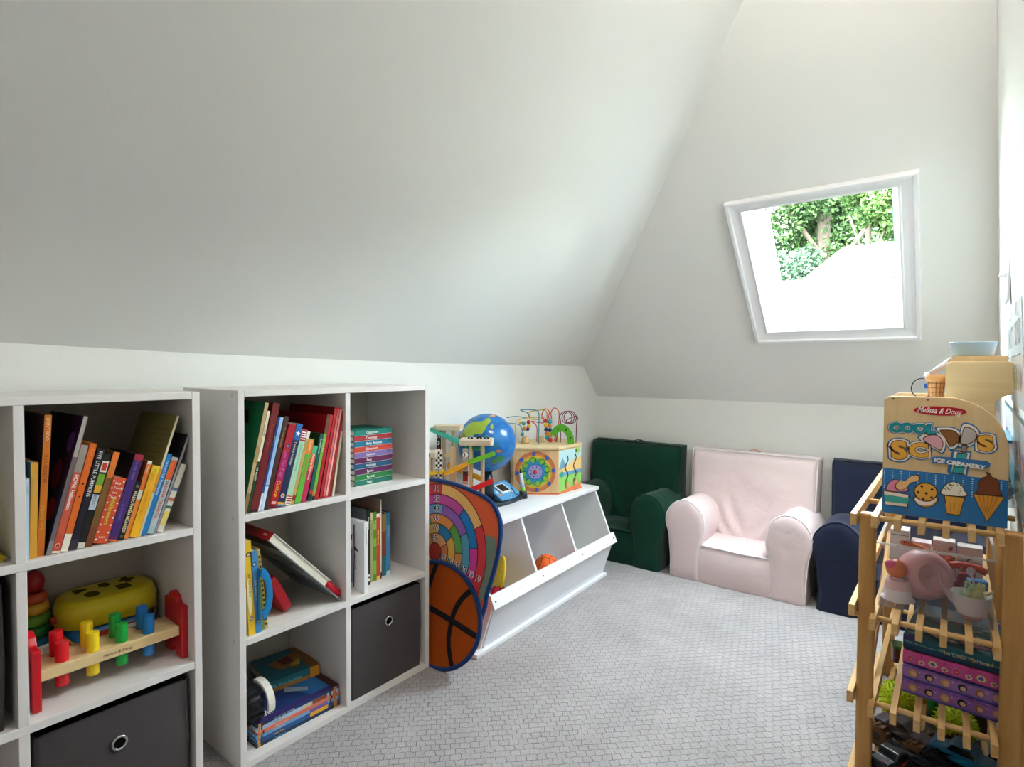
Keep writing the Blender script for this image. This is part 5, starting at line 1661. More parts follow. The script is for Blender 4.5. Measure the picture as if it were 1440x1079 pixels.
# cookie sandwich
outl([(310, 815), (330, 870), (400, 898), (470, 880), (498, 820)], 'd89a3c', 2)
a.poly(SM(PP([(315, 825), (345, 870), (400, 882), (460, 868), (492, 825), (400, 850)])), 'f2dcd0', 4)
outl([(304, 770), (330, 720), (385, 702), (450, 712), (490, 750), (494, 800), (460, 840), (400, 852), (340, 830)], 'e2a23c', 5)
for q in ((370, 730), (452, 755), (340, 778), (407, 786), (450, 818), (384, 830)):
    a.disc(*S(*q), .0026, '3c1c12', 8, n=10)
# sugar cone with sprinkles
outl([(545, 795), (712, 810), (690, 880), (672, 962), (570, 948), (558, 870)], 'e0a03c', 2, sm=False)
for k in range(4):
    a.line(PP([(556 + k * 38, 860), (572 + k * 26, 945)]), .0012, 'c9822c', 5)
outl([(520, 790), (535, 740), (575, 700), (625, 690), (680, 715), (705, 760), (725, 800), (640, 806)], 'f0e4c8', 5)
rs_ = random.Random(4)
for k in range(26):
    x, y = S(rs_.uniform(545, 695), rs_.uniform(708, 785))
    q = rs_.uniform(0, pi)
    a.line([(x, y), (x + .0032 * cos(q), y + .0032 * sin(q))], .0011, rs_.choice(['2a2a3a', '5a3a2a', '3a4a3a', 'a8642a']), 8)
# chocolate swirl cone
outl([(762, 782), (998, 802), (870, 1005)], 'dc9632', 2, sm=False)
for k in range(5):
    a.line(PP([(800 + k * 36, 788 + k * 3), (858 + k * 8, 960 - k * 12)]), .0009, 'b9742a', 5)
    a.line(PP([(950 - k * 36, 800 - k * 3), (880 - k * 8, 960 - k * 12)]), .0009, 'b9742a', 6)
outl([(785, 782), (800, 740), (798, 700), (825, 655), (860, 640), (858, 608), (885, 620), (902, 645), (940, 665), (955, 700), (955, 745), (975, 795), (880, 792)], '7a3f1c', 5)
# brand oval
a.poly([(p[0], p[1]) for p in circ(*S(496, 137), .0452, .0098, 36)], 'b5101c', 1)
a.text('Melissa & Doug', *S(318, 146), .0165, 'f6e8e0', 2, rot=-2.4, shear=.32, maxw=.074, bold=.012)
# title lettering with its layered outline
def word(s, px, py, size, fill, edge, rot, maxw, l=6, sx=1.15):
    x, y = S(px, py)
    for b_, c_, ll in ((.16, '2f6ea2', l - 4), (.11, 'ead9c6', l - 3), (.055, edge, l - 2), (.03, fill, l)):
        a.text(s, x, y, size, c_, ll, rot=rot, bold=b_, sx=sx)
def letter(s, px, py, size, fill, edge, rot, sx=1.2):
    x, y = S(px, py)
    for b_, c_, ll in ((.19, '2f6ea2', 2), (.145, 'ead9c6', 3), (.085, edge, 4), (.058, fill, 6)):
        a.text(s, x, y, size, c_, ll, rot=rot, bold=b_, sx=sx, align=.5)
for s, px, py in (('C', 138, 303), ('O', 240, 305), ('O', 345, 311), ('L', 435, 313)):
    letter(s, px, py, .0265, '1f8e96', '0f4a60', -2, 1.12)
letter('S', 180, 510, .051, 'e2a23a', '5a2c16', 3, 1.12)
letter('C', 340, 494, .039, 'e2a23a', '5a2c16', 3, 1.2)
letter('S', 852, 436, .041, 'e2a23a', '5a2c16', 4, 1.22)
def blob(pts):
    q = SM(PP(pts))
    cx_, cy_ = sum(p[0] for p in q) / len(q), sum(p[1] for p in q) / len(q)
    for k, c_, l in ((1.42, '2f6ea2', 2), (1.26, 'ead9c6', 3)):
        a.poly([(cx_ + (p[0] - cx_) * k, cy_ + (p[1] - cy_) * k) for p in q], c_, l)
sc1 = [(368, 358), (420, 325), (480, 325), (520, 355), (532, 400), (515, 445), (495, 440), (440, 410)]
sc2 = [(498, 290), (540, 282), (600, 285), (640, 310), (652, 355), (640, 385), (600, 415), (575, 405), (540, 340)]
sc3 = [(660, 385), (672, 310), (690, 258), (740, 265), (778, 300), (782, 345), (750, 380), (700, 398)]
for q in (sc1, sc2, sc3):
    blob(q)
outl(sc1, 'dc9fa6', 6)
outl(sc2, '8a5426', 6)
outl(sc3, 'b9aaa0', 6)
a.poly(PP([(600, 440), (745, 450), (720, 640), (690, 652), (585, 638), (565, 610)]), '2f6ea2', 2)
a.poly(PP([(615, 455), (735, 462), (705, 632), (600, 622)]), 'ead9c6', 3)
outl([(672, 395), (716, 400), (706, 462), (664, 458)], '8c7a70', 6, sm=False)
outl([(640, 460), (718, 465), (690, 635), (600, 622)], '2f9e96', 4, sm=False)
a.poly([(p[0], p[1]) for p in PP([(440, 520), (455, 496), (500, 493), (860, 522), (886, 540), (884, 565), (860, 578), (480, 548), (445, 545)])], '2f6ea2', 8)
a.text('ICE CREAMERY', *S(462, 534), .0112, 'f0e6da', 9, rot=-5.5, bold=.05, maxw=.085, sx=1.3)
a.build('panel_print', ic, TF)
# things standing on the counter
t = thing('toy_tub', 'pale blue plastic tub on top of the toy ice cream cabinet', 'tub', rp(.199, .195, .6455 + .3525))
G().lathe([(.001, 0), (.034, 0), (.036, .002), (.0425, .028), (.0445, .030), (.0445, .032), (.0405, .032), (.034, .004), (.001, .004)], M('b9d4e6', .35, .4), 32).build('tub', t)
t = thing('toy_cone_holder', 'orange waffle-pattern toy cone standing on the toy ice cream counter', 'toy cone', rp(.132, .205, .6455 + .2475))
G().lathe([(.001, 0), (.013, 0), (.017, .046), (.021, .047), (.022, .062), (.0195, .062), (.015, .048), (.011, .004), (.001, .004)], M('dca467', .5, .3), 24).build('cone', t)
g = G()
for k in range(4):
    g.torus(.0138 + .001 * k, .0006, M('8c5a2c', .5, .3), 24, 5, T3(0, 0, .008 + .011 * k))
for k in range(12):
    q = 2 * pi * k / 12
    g.cyl((.0133 * cos(q), .0133 * sin(q), .002), (.0173 * cos(q), .0173 * sin(q), .045), .0006, M('8c5a2c', .5, .3), n=5)
g.build('waffle_lines', t)
t = thing('toy_scoop', 'white toy scoop handle leaning from the waffle cone to the blue tub', 'toy scoop', rp(.118, .215, .6455 + .2475 + .066))
TSC = T3(.0, -.004, -.005) @ RY(49)
G().cyl((0, 0, 0), (0, 0, .058), .0062, M('e4e2ea', .3, .5), n=14, T=TSC).build('handle', t)
G().ball((0, 0, -.004), .009, M('d8d4de', .3, .5), 12, T=TSC).build('scoop_head', t)
t = thing('wire_loop', 'thin black wire loop with a blue clip beside the waffle cone', 'wire', rp(.104, .215, .6455 + .2475))
G().tube([(.0 + .021 * cos(rad(q)), 0, .028 + .024 * sin(rad(q))) for q in range(60, 331, 10)], .0012, M('15171c', .5, .3), 6).build('loop', t)
G().b2((.004, -.004, .028), (.014, .004, .040), M('2a5fae', .4, .4)).build('clip', t, bevel=.002)
G().b2((.012, -.005, .0), (.019, .005, .022), M('6a3f26', .5, .3)).build('stick', t, bevel=.002)
t = thing('paper_menu', 'white paper menu sheet lying on the toy ice cream counter', 'paper', rp(.100, .105, .6455 + .2474), rad(8))
g = G()
secs = []
for i in range(11):
    x = -.048 + .096 * i / 10
    z = .0006 + .0045 * max(0, sin(i * .62)) ** 2
    secs.append([(x, -.07, z), (x, .07, z + .001), (x, .07, z + .0016), (x, -.07, z + .0006)])
g.loft(secs, M('eeedf3', .5, .3))
g.build('sheet', t)
a = Art()
for k in range(5):
    a.rect(-.03, -.05 + k * .02, .03, -.046 + k * .02, 'a8b4c8', 1)
a.build('menu_print', t, T3(0, 0, .0055))
# clear case tucked between the counter and the wall
t = thing('clear_case', 'clear plastic case with dark toys squeezed between counter and right wall', 'plastic case', rp(.262, .26, .6455))
CLR = glass('f2f4f6', .05, .16)
g = G()
for a_, b_ in (((0, 0, 0), (.0012, .30, .15)), ((.0238, 0, 0), (.025, .30, .15)), ((.0012, 0, 0), (.0238, .0012, .15)), ((.0012, .2988, 0), (.0238, .30, .15)), ((.0012, .0012, 0), (.0238, .2988, .0012))):
    g.b2(a_, b_, CLR)
g.build('shell', t)
G().b2((-.001, -.001, .150), (.026, .301, .157), M('3f7f88', .35, .4)).build('lid', t, bevel=.002)
g = G()
rs_ = random.Random(6)
for k in range(9):
    g.ball((.0125, .025 + k * .031, .012 + rs_.uniform(0, .03)), .0105, M(rs_.choice(['3a3230', '54463c', '2c3038']), .5, .3), 10, (1, 1.3, 1))
g.build('dark_toys', t)['kind'] = 'stuff'

# --- clear bin of play dishes on the middle shelf
z2 = .4185
cbn = thing('clear_bin', 'clear plastic bin of pink play dishes on the upper middle rack shelf', 'plastic bin', rp(.138, .185, z2))
CL2 = glass('fbfafb', .06, .045)
hx, hy, hz, tk = .103, .125, .145, .0016
g = G()
for a_, b_ in (((-hx, -hy, 0), (hx, -hy + tk, hz)), ((-hx, hy - tk, 0), (hx, hy, hz)), ((-hx, -hy + tk, 0), (-hx + tk, hy - tk, hz)), ((hx - tk, -hy + tk, 0), (hx, hy - tk, hz)), ((-hx + tk, -hy + tk, 0), (hx - tk, hy - tk, tk))):
    g.b2(a_, b_, CL2)
g.build('shell', cbn)
RIM = glass('ffffff', .1, .5)
g = G()
for a_, b_ in (((-hx - .004, -hy - .004, hz), (hx + .004, -hy + .002, hz + .004)), ((-hx - .004, hy - .002, hz), (hx + .004, hy + .004, hz + .004)), ((-hx - .004, -hy + .002, hz), (-hx + .002, hy - .002, hz + .004)), ((hx - .002, -hy + .002, hz), (hx + .004, hy - .002, hz + .004))):
    g.b2(a_, b_, RIM)
g.build('rim', cbn)
# box of printed cards at the back of the bin, white and pink
def bp(x, y, z):
    return rp(.138 + x, .185 + y, z2 + .0018 + z)
PNK, PNK2 = M('efb4b7', .35, .4), M('f4cccd', .35, .4)
def bowl_prof(r, h, t_=.003):
    return [(.001, 0), (r * .55, 0), (r * .62, .002), (r * .86, h * .45), (r, h), (r - t_, h), (r * .80, h * .45), (r * .55, t_), (.001, t_)]
t = thing('play_bowl', 'large pink play bowl tipped on its side in the clear bin', 'bowl', bp(-.008, -.028, .060))
TQ = RZ(-12) @ RX(63) @ T3(0, 0, -.030)
TQ = axes((0, 0, 0), Vector((.92, .39, 0)), Vector((-.14, .33, .93)).normalized(), Vector((.36, -.86, .36)).normalized())
TQ = axes((0, 0, 0), (.90, .42, -.12), Vector((.02, .24, .97)).normalized(), Vector((.43, -.87, .21)).normalized())
G().lathe([(.0565, -.034), (.0585, -.034), (.0590, -.030), (.055, -.012), (.047, .004), (.037, .012), (.034, .0125), (.033, .016), (.030, .016), (.029, .0135), (.001, .0135), (.001, .0105), (.030, .0105), (.045, .0), (.0535, -.015), (.0565, -.034)], PNK, 48, TQ).build('bowl', t)
t = thing('play_cup', 'white play cup with a pink band upside down at the left of the clear bin', 'cup', bp(-.068, -.055, 0))
G().lathe([(.034, .0), (.034, .003), (.029, .004), (.0275, .027), (.0275, .028), (.024, .043), (.019, .046), (.001, .046)], M('f6f0f4', .35, .4), 32).build('cup', t)
G().lathe([(.0278, .026), (.0262, .036), (.0245, .0435), (.0195, .0465), (.0185, .0465), (.024, .042)], PNK2, 32).build('band', t)
G().torus(.0165, .0018, M('e29a96', .35, .4), 28, 8, T3(0, 0, .0475)).build('foot_ring', t)
t = thing('play_fruit', 'orange and pink play fruit resting on the upturned cup', 'toy fruit', bp(-.072, -.055, .0495))
G().ball((0, 0, .022), .022, M('e8763a', .35, .4), 22, (1, 1, 1)).build('fruit', t)
G().ball((-.010, -.009, .032), .0125, M('e2467c', .35, .4), 16, (1.1, 1, .8)).build('petal', t)
t = thing('play_bowl', 'small white play bowl with pink foot, full of toy frogs', 'bowl', bp(.066, -.078, 0))
G().lathe([(.024, .009), (.031, .026), (.0355, .052), (.0365, .053), (.034, .053), (.029, .028), (.021, .010), (.001, .010)], M('f8f0f2', .35, .4), 36).build('bowl', t)
G().lathe([(.001, 0), (.0195, 0), (.0205, .002), (.0245, .0095), (.022, .011), (.001, .011)], M('dd9a98', .35, .4), 32).build('foot', t)
FRG = [('pale green toy frog on its back in the white play bowl', 'b9d8b4', (.054, -.082, .040), 30, 35), ('pale yellow toy frog standing up in the white play bowl', 'd8d68c', (.075, -.085, .044), -15, 15)]
for lb, c_, pos, rz, ry in FRG:
    t = thing('toy_frog', lb, 'toy frog', mw=Matrix.Translation(bp(*pos)) @ RZ(rz) @ RY(ry), group='toy frogs in the play bowl')
    mt = M(c_, .5, .3)
    g = G()
    g.loft([[(r * cos(2 * pi * k / 12), r * .7 * sin(2 * pi * k / 12), z) for k in range(12)] for r, z in ((.001, -.002), (.008, .002), (.0105, .012), (.009, .020), (.006, .023), (.0085, .027), (.0085, .033), (.005, .038), (.001, .039))], mt)
    g.build('body', t)
    for s in (-1, 1):
        G().tube(smooth_pts([(s * .007, 0, .020), (s * .015, -.003, .022), (s * .019, -.004, .030), (s * .023, -.004, .032)], 4), .0026, mt, 7).build('arm', t)
        G().tube(smooth_pts([(s * .006, 0, .004), (s * .016, -.002, .008), (s * .015, -.002, -.004), (s * .023, -.003, -.005)], 4), .003, mt, 7).build('leg', t)
        G().ball((s * .005, -.003, .038), .0025, mt, 8).build('eye', t)
t = thing('play_plate', 'thin pink play plate standing on edge behind the white bowl', 'plate', bp(.028, -.020, .036))
TQ = axes((0, 0, 0), Vector((.42, .85, .3)).normalized(), Vector((.45, -.48, .75)).normalized(), Vector((.42, .85, .3)).normalized().cross(Vector((.45, -.48, .75)).normalized()))
xq = Vector((.10, .95, .28)).normalized(); zq = Vector((.80, -.25, .55)).normalized(); yq = zq.cross(xq).normalized(); zq = xq.cross(yq)
TQ = axes((.0, 0, 0), xq, yq, zq)
G().lathe([(.001, 0), (.028, 0), (.043, .005), (.0445, .0065), (.042, .0065), (.028, .002), (.001, .002)], PNK2, 36, TQ).build('plate', t)
t = thing('toy_crayfish', 'orange red toy crayfish at the right of the clear bin', 'toy animal', bp(.062, .028, .075))
ORG = M('d8502e', .4, .4)
g = G()
g.tube(smooth_pts([(-.032, 0, .004), (-.018, 0, .008), (.0, 0, .008), (.02, 0, .006), (.034, 0, .0)], 4), .0085, ORG, 10)
g.build('body', t)
for s in (-1, 1):
    G().tube(smooth_pts([(-.030, s * .006, .006), (-.040, s * .012, .012), (-.036, s * .014, .024)], 4), .0035, ORG, 7).build('claw', t)
    for k in range(3):
        G().tube([(-.012 + k * .012, s * .007, .006), (-.012 + k * .012, s * .016, .004), (-.012 + k * .012, s * .019, -.008)], .0016, ORG, 6).build('leg', t)
t = thing('play_cloth', 'dark red folded toy napkin between the plate and the crayfish', 'napkin', bp(.048, .0, .040), rad(20))
G().loft([[(x + .012 * sin(z * 60), y, z) for x, y in ((-.016, -.008), (.016, -.006), (.015, .007), (-.015, .008))] for z in (0, .012, .024, .034)], M('8c2434', .8, .1)).build('napkin', t, bevel=.003)
t = thing('toy_block', 'blue toy block at the right of the clear bin', 'block', bp(.078, -.015, .046), rad(15))
G().b2((-.018, -.012, 0), (.018, .012, .022), M('2a7ab8', .35, .45)).build('block', t, bevel=.003)
t = thing('play_spoon', 'clear play spoon leaning at the right end of the clear bin', 'spoon', bp(.080, -.055, .044))
g = G().tube(smooth_pts([(-.004, 0, 0), (-.008, .004, .02), (-.014, .008, .045)], 4), .0022, M('d8d4dc', .3, .5), 7)
g.ball((-.015, .009, .049), .0075, M('d8d4dc', .3, .5), 12, (1, .5, 1.3))
g.build('spoon', t)
t = thing('toy_fish', 'long orange toy fish lying across the back of the clear bin', 'toy fish', bp(-.022, .055, .098), rad(-6))
g = G()
secs = []
for i in range(13):
    u = i / 12
    r = .0125 * math.sqrt(max(.01, sin(pi * min(1, u * 1.05 + .02)))) * (1 - .45 * u)
    secs.append([(-.05 + .1 * u, r * .8 * cos(2 * pi * k / 10), .010 - .022 * u + r * sin(2 * pi * k / 10)) for k in range(10)])
g.loft(secs, M('d67a52', .4, .4))
g.build('body', t)
G().prism([(.046, -.012), (.062, -.002), (.058, -.016), (.064, -.028)], -.002, .002, M('a8502a', .4, .4), axes((0, 0, 0), (1, 0, 0), (0, 0, 1), (0, -1, 0))).build('tail', t)
g = G()
g.ball((-.040, -.0085, .013), .0022, M('2a1412', .4, .4), 8)
g.build('eye', t)
# white printed boxes packed at the back of the bin
for k, (x, y, z, sx, sy, sz, c_, lb) in enumerate(((-.074, .086, 0, .040, .05, .138, 'f2f1f2', 'tall plain white carton, left of the cartons at the back of the clear bin'),
                                                    (-.030, .092, 0, .042, .04, .112, 'efdadd', 'pale pink printed carton behind the long orange fish'),
                                                    (.016, .092, 0, .044, .04, .124, 'efe4e0', 'cream printed carton, third of the cartons in the clear bin'),
                                                    (.066, .090, 0, .048, .04, .118, 'ece2dc', 'beige carton with tiny red marks, rightmost in the clear bin'))):
    t = thing('carton', lb, 'carton', bp(x, y, z), 0, 'cartons at the back of the clear bin')
    G().b2((-sx / 2, -sy / 2, 0), (sx / 2, sy / 2, sz), M(c_, .5, .3)).build('box', t, bevel=.0012)
    a = Art()
    rs_ = random.Random(k)
    if k:
        for q in range(6):
            cx_, cy_ = rs_.uniform(-sx * .36, sx * .36), rs_.uniform(sz * .45, sz * .92)
            a.disc(cx_, cy_, rs_.uniform(.003, .007), rs_.choice(['c98a92', 'f0e6e6', 'b9787c', '8a6a6c', 'f2efee']), q, n=10)
        a.rect(-sx * .5, sz * .36, sx * .5, sz * .375, '7a6a6c', 1)
        a.rect(-sx * .5, sz * .70, sx * .5, sz * .708, '8a7a7c', 2)
    else:
        a.rect(-sx * .46, sz * .47, sx * .46, sz * .475, '7c7c80', 0)
        a.rect(-sx * .46, sz * .90, sx * .46, sz * .91, '6c6c70', 0)
    a.build('box_print', t, axes((0, -sy / 2, 0), (1, 0, 0), (0, 0, 1), (0, -1, 0)))

# --- flat boxes on the lower middle shelf
z3 = .2235
bxs = [('flat lilac puzzle box with a row of round portraits, bottom of the pile', '9a68b0', .0305), ('flat lilac puzzle box with round portraits, lying on its twin', 'a070b4', .0305),
       ('flat bright pink box with a row of flower motifs', 'd24a92', .0325), ('flat sea green picture box on top of the pile', '17525e', .034)]
zc = z3
for k, (lb, c_, h) in enumerate(bxs):
    t = thing('puzzle_box', lb, 'box', rp(.085, .082 + .004 * k, zc), rad(-6 + (0, .8, -.6, 1.2)[k]), 'flat boxes on the lower middle rack shelf')
    w_, d_ = .178, .24
    ed = ('5f4a9c', '5f4a9c', '2a2470', '123c4c')[k]
    G().b2((0, 0, 0), (w_, d_, h - .003), M(ed, .45, .35)).build('tray', t, bevel=.001)
    G().b2((-.001, -.001, .004), (w_ + .001, d_ + .001, h), M(c_, .4, .4)).build('lid', t, bevel=.001)
    a = Art(.4)
    hh = h - .004
    if k < 2:
        a.rect(-.001, 0, w_ + .001, .003, '6a62b4', 1)
        a.rect(.0, hh - .002, w_, hh, '6a4aa0', 1)
        hair = ['c99a4a', '2a1c1c', 'd8a05a', '14201c', '9c6a3a', 'd8b07a']
        for i in range(6):
            cx_ = .020 + .0295 * i
            a.disc(cx_, hh * .5, .0082, hair[i], 2, n=16)
            a.disc(cx_ + .0012, hh * .46, .0052, 'd8ac90', 3, n=14)
            a.disc(cx_ + .012, hh * .70, .0015, 'dcb6dc', 2, n=6)
    elif k == 2:
        for i in range(9):
            cx_ = .014 + .021 * i
            if i % 4 == 0:
                a.poly(circ(cx_, hh * .45, .0095, .0095, 8), 'b86a9c', 2); a.disc(cx_, hh * .45, .0055, 'd8284c', 3, n=8); a.disc(cx_, hh * .45, .002, 'f0b8c8', 4, n=8)
            elif i % 4 == 2:
                a.poly(circ(cx_, hh * .5, .0098, .0085, 6), 'd8a04a', 2); a.poly(circ(cx_, hh * .5, .0078, .0066, 6), 'f0d8c8', 3); a.poly(circ(cx_, hh * .5, .0052, .0045, 6), '6a5aa8', 4)
            else:
                a.poly(circ(cx_, hh * .34, .0066, .0058, 6), 'e8c0c8', 2); a.disc(cx_, hh * .34, .0032, 'b85a4a', 3, n=8); a.disc(cx_, hh * .82, .0014, 'b0206a', 2, n=6)
        a.rect(0, 0, w_, .002, '2a2470', 5)
    else:
        a.rect(0, 0, w_, hh * .28, '0f3a5a', 1)
        a.poly([(0, hh * .6), (.05, hh), (0, hh)], '3a2a6a', 2)
        a.line([(0, hh * .55), (.05, hh * .42), (.11, hh * .55), (w_, hh * .38)], .0016, '7ab4bc', 3)
        a.text('The Little Mermaid', .068, hh * .30, .0125, 'd8c48a', 3, maxw=.09)
    a.build('side_print', t, axes((0, -.001, .004), (1, 0, 0), (0, 0, 1), (0, -1, 0)))
    if k == 3:
        a = Art(.35)
        rs_ = random.Random(12)
        pal_ = ['0f5a5e', '1f8a7a', '4a2a7a', '8c3a2a', '2a3a5a', '6fa8a8', 'c9683a', '0c3c48', '3f9a80', 'a86a90']
        for q in range(34):
            x, y = rs_.uniform(.012, w_ - .016), rs_.uniform(.012, d_ - .02)
            r = rs_.uniform(.006, .016)
            a.poly([(p.x, p.y) for p in smooth_pts([(x + r * rs_.uniform(.6, 1.4) * cos(u_), y + .6 * r * rs_.uniform(.6, 1.4) * sin(u_), 0) for u_ in [2 * pi * i_ / 6 for i_ in range(6)]], 3, True)], rs_.choice(pal_), q % 6)
        a.poly([(p.x, p.y) for p in smooth_pts([(.03, .05, 0), (.07, .035, 0), (.10, .02, 0), (.06, .02, 0)], 4, True)], 'c9a8a4', 7)
        a.poly([(p.x, p.y) for p in smooth_pts([(.10, .03, 0), (.13, .02, 0), (.16, .03, 0), (.13, .04, 0)], 4, True)], 'c98a9c', 7)
        a.build('lid_print', t, T3(0, 0, h))
    zc += h + .0008

# --- trucks and spiky balls on the bottom shelf
z4 = .0305
def truck(label, loc, rz, body, tyre, hub, s=1.0, accents=()):
    t = thing('monster_truck', label, 'toy truck', loc, rz, 'toy trucks on the bottom rack shelf')
    R_ = .026 * s
    TYM = M(tyre, .7, .2, bump=.4, scale=120)
    for x in (-.042 * s, .042 * s):
        for y in (-.034 * s, .034 * s):
            g = G()
            g.lathe([(R_ * .4, -.012 * s), (R_ * .85, -.013 * s), (R_, -.008 * s), (R_, .008 * s), (R_ * .85, .013 * s), (R_ * .4, .012 * s)], TYM, 22, T3(x, y, R_) @ RX(90))
            for k in range(12):
                q = 2 * pi * k / 12
                g.box((R_ * cos(q), R_ * sin(q), 0), (.006 * s, .006 * s, .020 * s), TYM, T3(x, y, R_) @ RX(90))
            w = g.build('wheel', t)
            G().cyl((x, y - .012 * s, R_), (x, y + .012 * s, R_), R_ * .45, M(hub, .4, .5), n=14).build('hub', w)
    G().b2((-.045 * s, -.020 * s, .028 * s), (.045 * s, .020 * s, .036 * s), M('1c1c20', .5, .4)).build('chassis', t, bevel=.002)
    side = [(-.058, .038), (.058, .038), (.060, .050), (.040, .056), (.022, .058), (.008, .074), (-.022, .076), (-.032, .060), (-.060, .058)]
    G().prism([(x * s, z * s) for x, z in side], -.023 * s, .023 * s, M(body, .3, .5, vary=.3, scale=50), axes((0, 0, 0), (1, 0, 0), (0, 0, 1), (0, -1, 0))).build('body', t, bevel=.004)
    G().prism([(x * s, z * s) for x, z in ((.020, .060), (.0085, .0725), (-.020, .0738), (-.028, .061))], -.0236 * s, .0236 * s, M('15181e', .15, .6), axes((0, 0, 0), (1, 0, 0), (0, 0, 1), (0, -1, 0))).build('window', t)
    a = Art(.4)
    for i, c_ in enumerate(accents):
        a.poly([((-.052 + .03 * i) * s, .042 * s), ((-.03 + .03 * i) * s, .046 * s), ((-.012 + .03 * i) * s, .054 * s), ((-.036 + .03 * i) * s, .051 * s)], c_, i)
    if accents:
        a.build('body_print', t, axes((0, -.023 * s, 0), (1, 0, 0), (0, 0, 1), (0, -1, 0)))
        a2 = Art(.4)
        for i, c_ in enumerate(accents):
            a2.poly([((-.055 + .026 * i) * s, -.015 * s), ((-.04 + .026 * i) * s, .012 * s), ((-.034 + .026 * i) * s, -.002 * s)], c_, i)
        a2.build('hood_print', t, T3(0, 0, .0585 * s))
    return t
truck('dark brown and grey monster truck with tan tyres behind the left rack post', rp(.085, .185, z4), rad(-22), '4c3f44', '6a4c34', '2a1c14', 1.0, ('6a3a4a', '8a8478', '5a3a5c'))
truck('black monster truck with red marks at the lower left of the rack', rp(.075, .055, z4), rad(62), '20232a', '181a20', '3a3c42', .95, ('a83a3a', 'd8502a'))
truck('teal blue monster truck at the right of the bottom rack shelf', rp(.205, .145, z4), rad(-14), '1b6a92', '15181c', '2c3038', 1.12, ('0f2c44', '2f94b8', '0f2c44'))
truck('yellow toy truck in front of the teal one on the bottom shelf', rp(.172, .030, z4), rad(40), 'd8a01c', '1a1a1c', '2c2c2e', .72, ('1a1a1a',))
def spiky(label, loc, r, squash=.8):
    t = thing('spiky_ball', label, 'ball', loc, 0, 'spiky yellow balls on the bottom rack shelf')
    g = G()
    LIM = M('c6d61c', .5, .3)
    g.ball((0, 0, r), r * .9, LIM, 24)
    rs_ = random.Random(int(r * 1e4))
    n_ = 220
    for i in range(n_):
        zz_ = 1 - 2 * (i + .5) / n_
        q = i * 2.39996
        d = Vector((math.sqrt(1 - zz_ * zz_) * cos(q), math.sqrt(1 - zz_ * zz_) * sin(q), zz_))
        g.cyl(Vector((0, 0, r)) + d * r * .88, Vector((0, 0, r)) + d * r * 1.06, r * .055, LIM, r1=r * .02, n=5)
    g.build('ball', t, weld=False)
    f = Vector((.1, -.85, -.45)).normalized()
    G().ball(Vector((0, 0, r)) + f * r * .80, r * .42, M('8c1a18', .5, .3), 16, (1, .7, 1)).build('nose', t)
    return t
spiky('lime yellow spiky ball with a dark red nose behind the left rack post', rp(.062, .335, z4), .048)
spiky('lime yellow spiky ball with a dark red nose behind the teal truck', rp(.185, .300, z4), .046)
t = thing('plush_block', 'small yellow plush block with black stripes behind the spiky balls', 'plush', rp(.120, .48, z4))
G().prism(rrect(-.05, 0, .05, .10, .02), -.03, .03, M('c9a81c', .9, .1, bump=.3), axes((0, 0, 0), (1, 0, 0), (0, 0, 1), (0, -1, 0))).build('body', t, bevel=.01)
g = G()
for k in range(6):
    g.b2((-.04 + .014 * k, -.0312, .06), (-.035 + .014 * k, -.030, .085), M('2a1c12', .9, .1))
g.build('stripe', t)
t = thing('picture_tin', 'small dark red picture tin on the plush block behind the rack', 'tin', rp(.070, .462, z4 + .101), rad(10))
G().prism(rrect(-.03, -.02, .03, .02, .006), 0, .045, M('5a2430', .4, .4)).build('tin', t)
G().prism(rrect(-.032, -.022, .032, .022, .007), .040, .048, M('4a6a3a', .4, .4)).build('lid', t)
G().cyl((.0, -.0202, .022), (.0, -.0215, .022), .009, M('c9c0c4', .4, .4), n=14).ball((0, -.0215, .022), .004, M('1c1c24', .3, .5), 8).build('badge', t)
t = thing('toy_barrel', 'green and clear toy tumbler at the right end of the bottom shelf', 'toy tumbler', rp(.150, .405, z4))
G().lathe([(.001, 0), (.022, 0), (.026, .04), (.026, .07), (.020, .078), (.001, .078)], M('1f8a34', .4, .4), 22).build('tumbler', t)
G().torus(.026, .003, M('16602a', .4, .4), 22, 8, T3(0, 0, .055)).build('ring', t)
t = thing('toy_dozer', 'dark brown wooden toy loader at the far right of the bottom shelf', 'toy loader', rp(.230, .40, z4))
G().prism([(-.025, 0), (.02, 0), (.02, .03), (.012, .09), (.0, .12), (-.012, .12), (-.015, .05), (-.025, .04)], -.02, .02, M('4a3220', .6, .3), axes((0, 0, 0), (1, 0, 0), (0, 0, 1), (0, -1, 0))).build('body', t, bevel=.002)
G().b2((-.012, -.022, .10), (.022, .022, .15), M('14151a', .6, .3)).build('cab', t, bevel=.004)

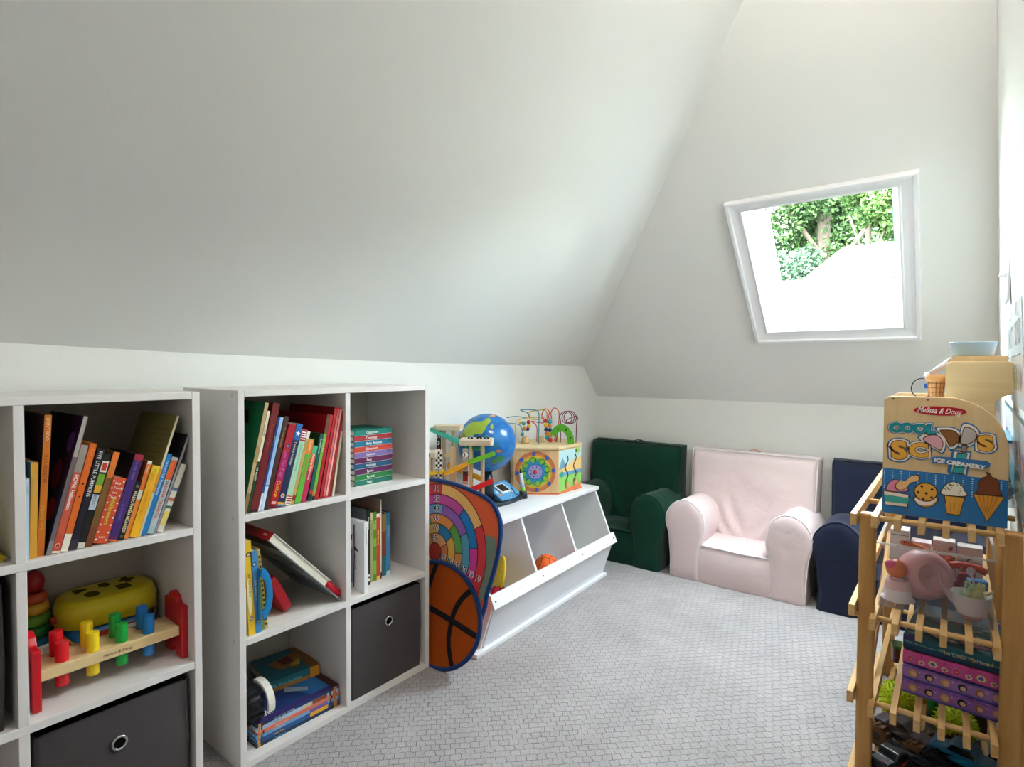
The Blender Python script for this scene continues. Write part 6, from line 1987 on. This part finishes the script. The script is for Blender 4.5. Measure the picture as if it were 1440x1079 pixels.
# --- posters on the right wall
def wall_T(y, z):
    n_ = Vector((-1, .027, -.0454)).normalized()
    u = Vector((.027, -1, 0)); u = Vector((0.027 * -1, -1, 0)).normalized()
    v = n_.cross(u).normalized()
    u = v.cross(n_).normalized()
    return axes((RW(y, z) - .0012, y, z), u, v, n_)
t = thing('poster', 'glossy feelings poster with coloured capital letters taped to the right wall', 'poster', mw=wall_T(1.235, .895))
G().b2((0, 0, -.0008), (.62, .195, 0), M('e9ecee', .15, .5)).build('sheet', t)
a = Art(.15)
for k, (s, c_) in enumerate(zip('EMOTIONS', ('a8485a', '6fb4b8', 'c98a9a', 'e0a94a', '8a6ab0', '6fae6a', 'd8603a', '4a8ac0'))):
    a.text(s, .03 + k * .072, .120, .062, c_, 1, bold=.02)
for k in range(7):
    a.rect(.03 + k * .08, .098, .075 + k * .08, .101, 'a8b4bc', 1)
    a.disc(.055 + k * .08, .058, .026, ('d8a05a', 'c9b0d0', 'd86a5a', '8cc0d0', 'e0c05a', '9ac08a', 'd89ab0')[k], 1)
    a.disc(.047 + k * .08, .064, .003, '2a2a30', 2, n=8); a.disc(.063 + k * .08, .064, .003, '2a2a30', 2, n=8)
    a.ring(.055 + k * .08, .058, .010, .0125, '2a2a30', 2, 200, 340, 10)
a.build('poster_print', t, T3())
g = G()
for x in (.02, .22, .42):
    g.b2((x, .18, .0001), (x + .03, .205, .0009), M('ffffff', .3, .4))
g.build('tape', t)
t = thing('poster', 'pale poster with rainbow arches and a teal lower band on the right wall', 'poster', mw=wall_T(1.56, .675))
G().b2((0, 0, -.0008), (.94, .205, 0), M('d9dfe4', .2, .5)).build('sheet', t)
a = Art(.2)
a.rect(0, 0, .94, .075, '6fb0bc', 1)
a.rect(0, .195, .94, .205, '2f7f86', 1)
for k in range(7):
    for j, c_ in enumerate(('e0a05a', 'c9607a', '7a6ab8')):
        a.ring(.07 + k * .13, .09, .020 + .011 * j, .028 + .011 * j, c_, 2 + j, 0, 180, 16)
a.build('poster_print', t, T3())
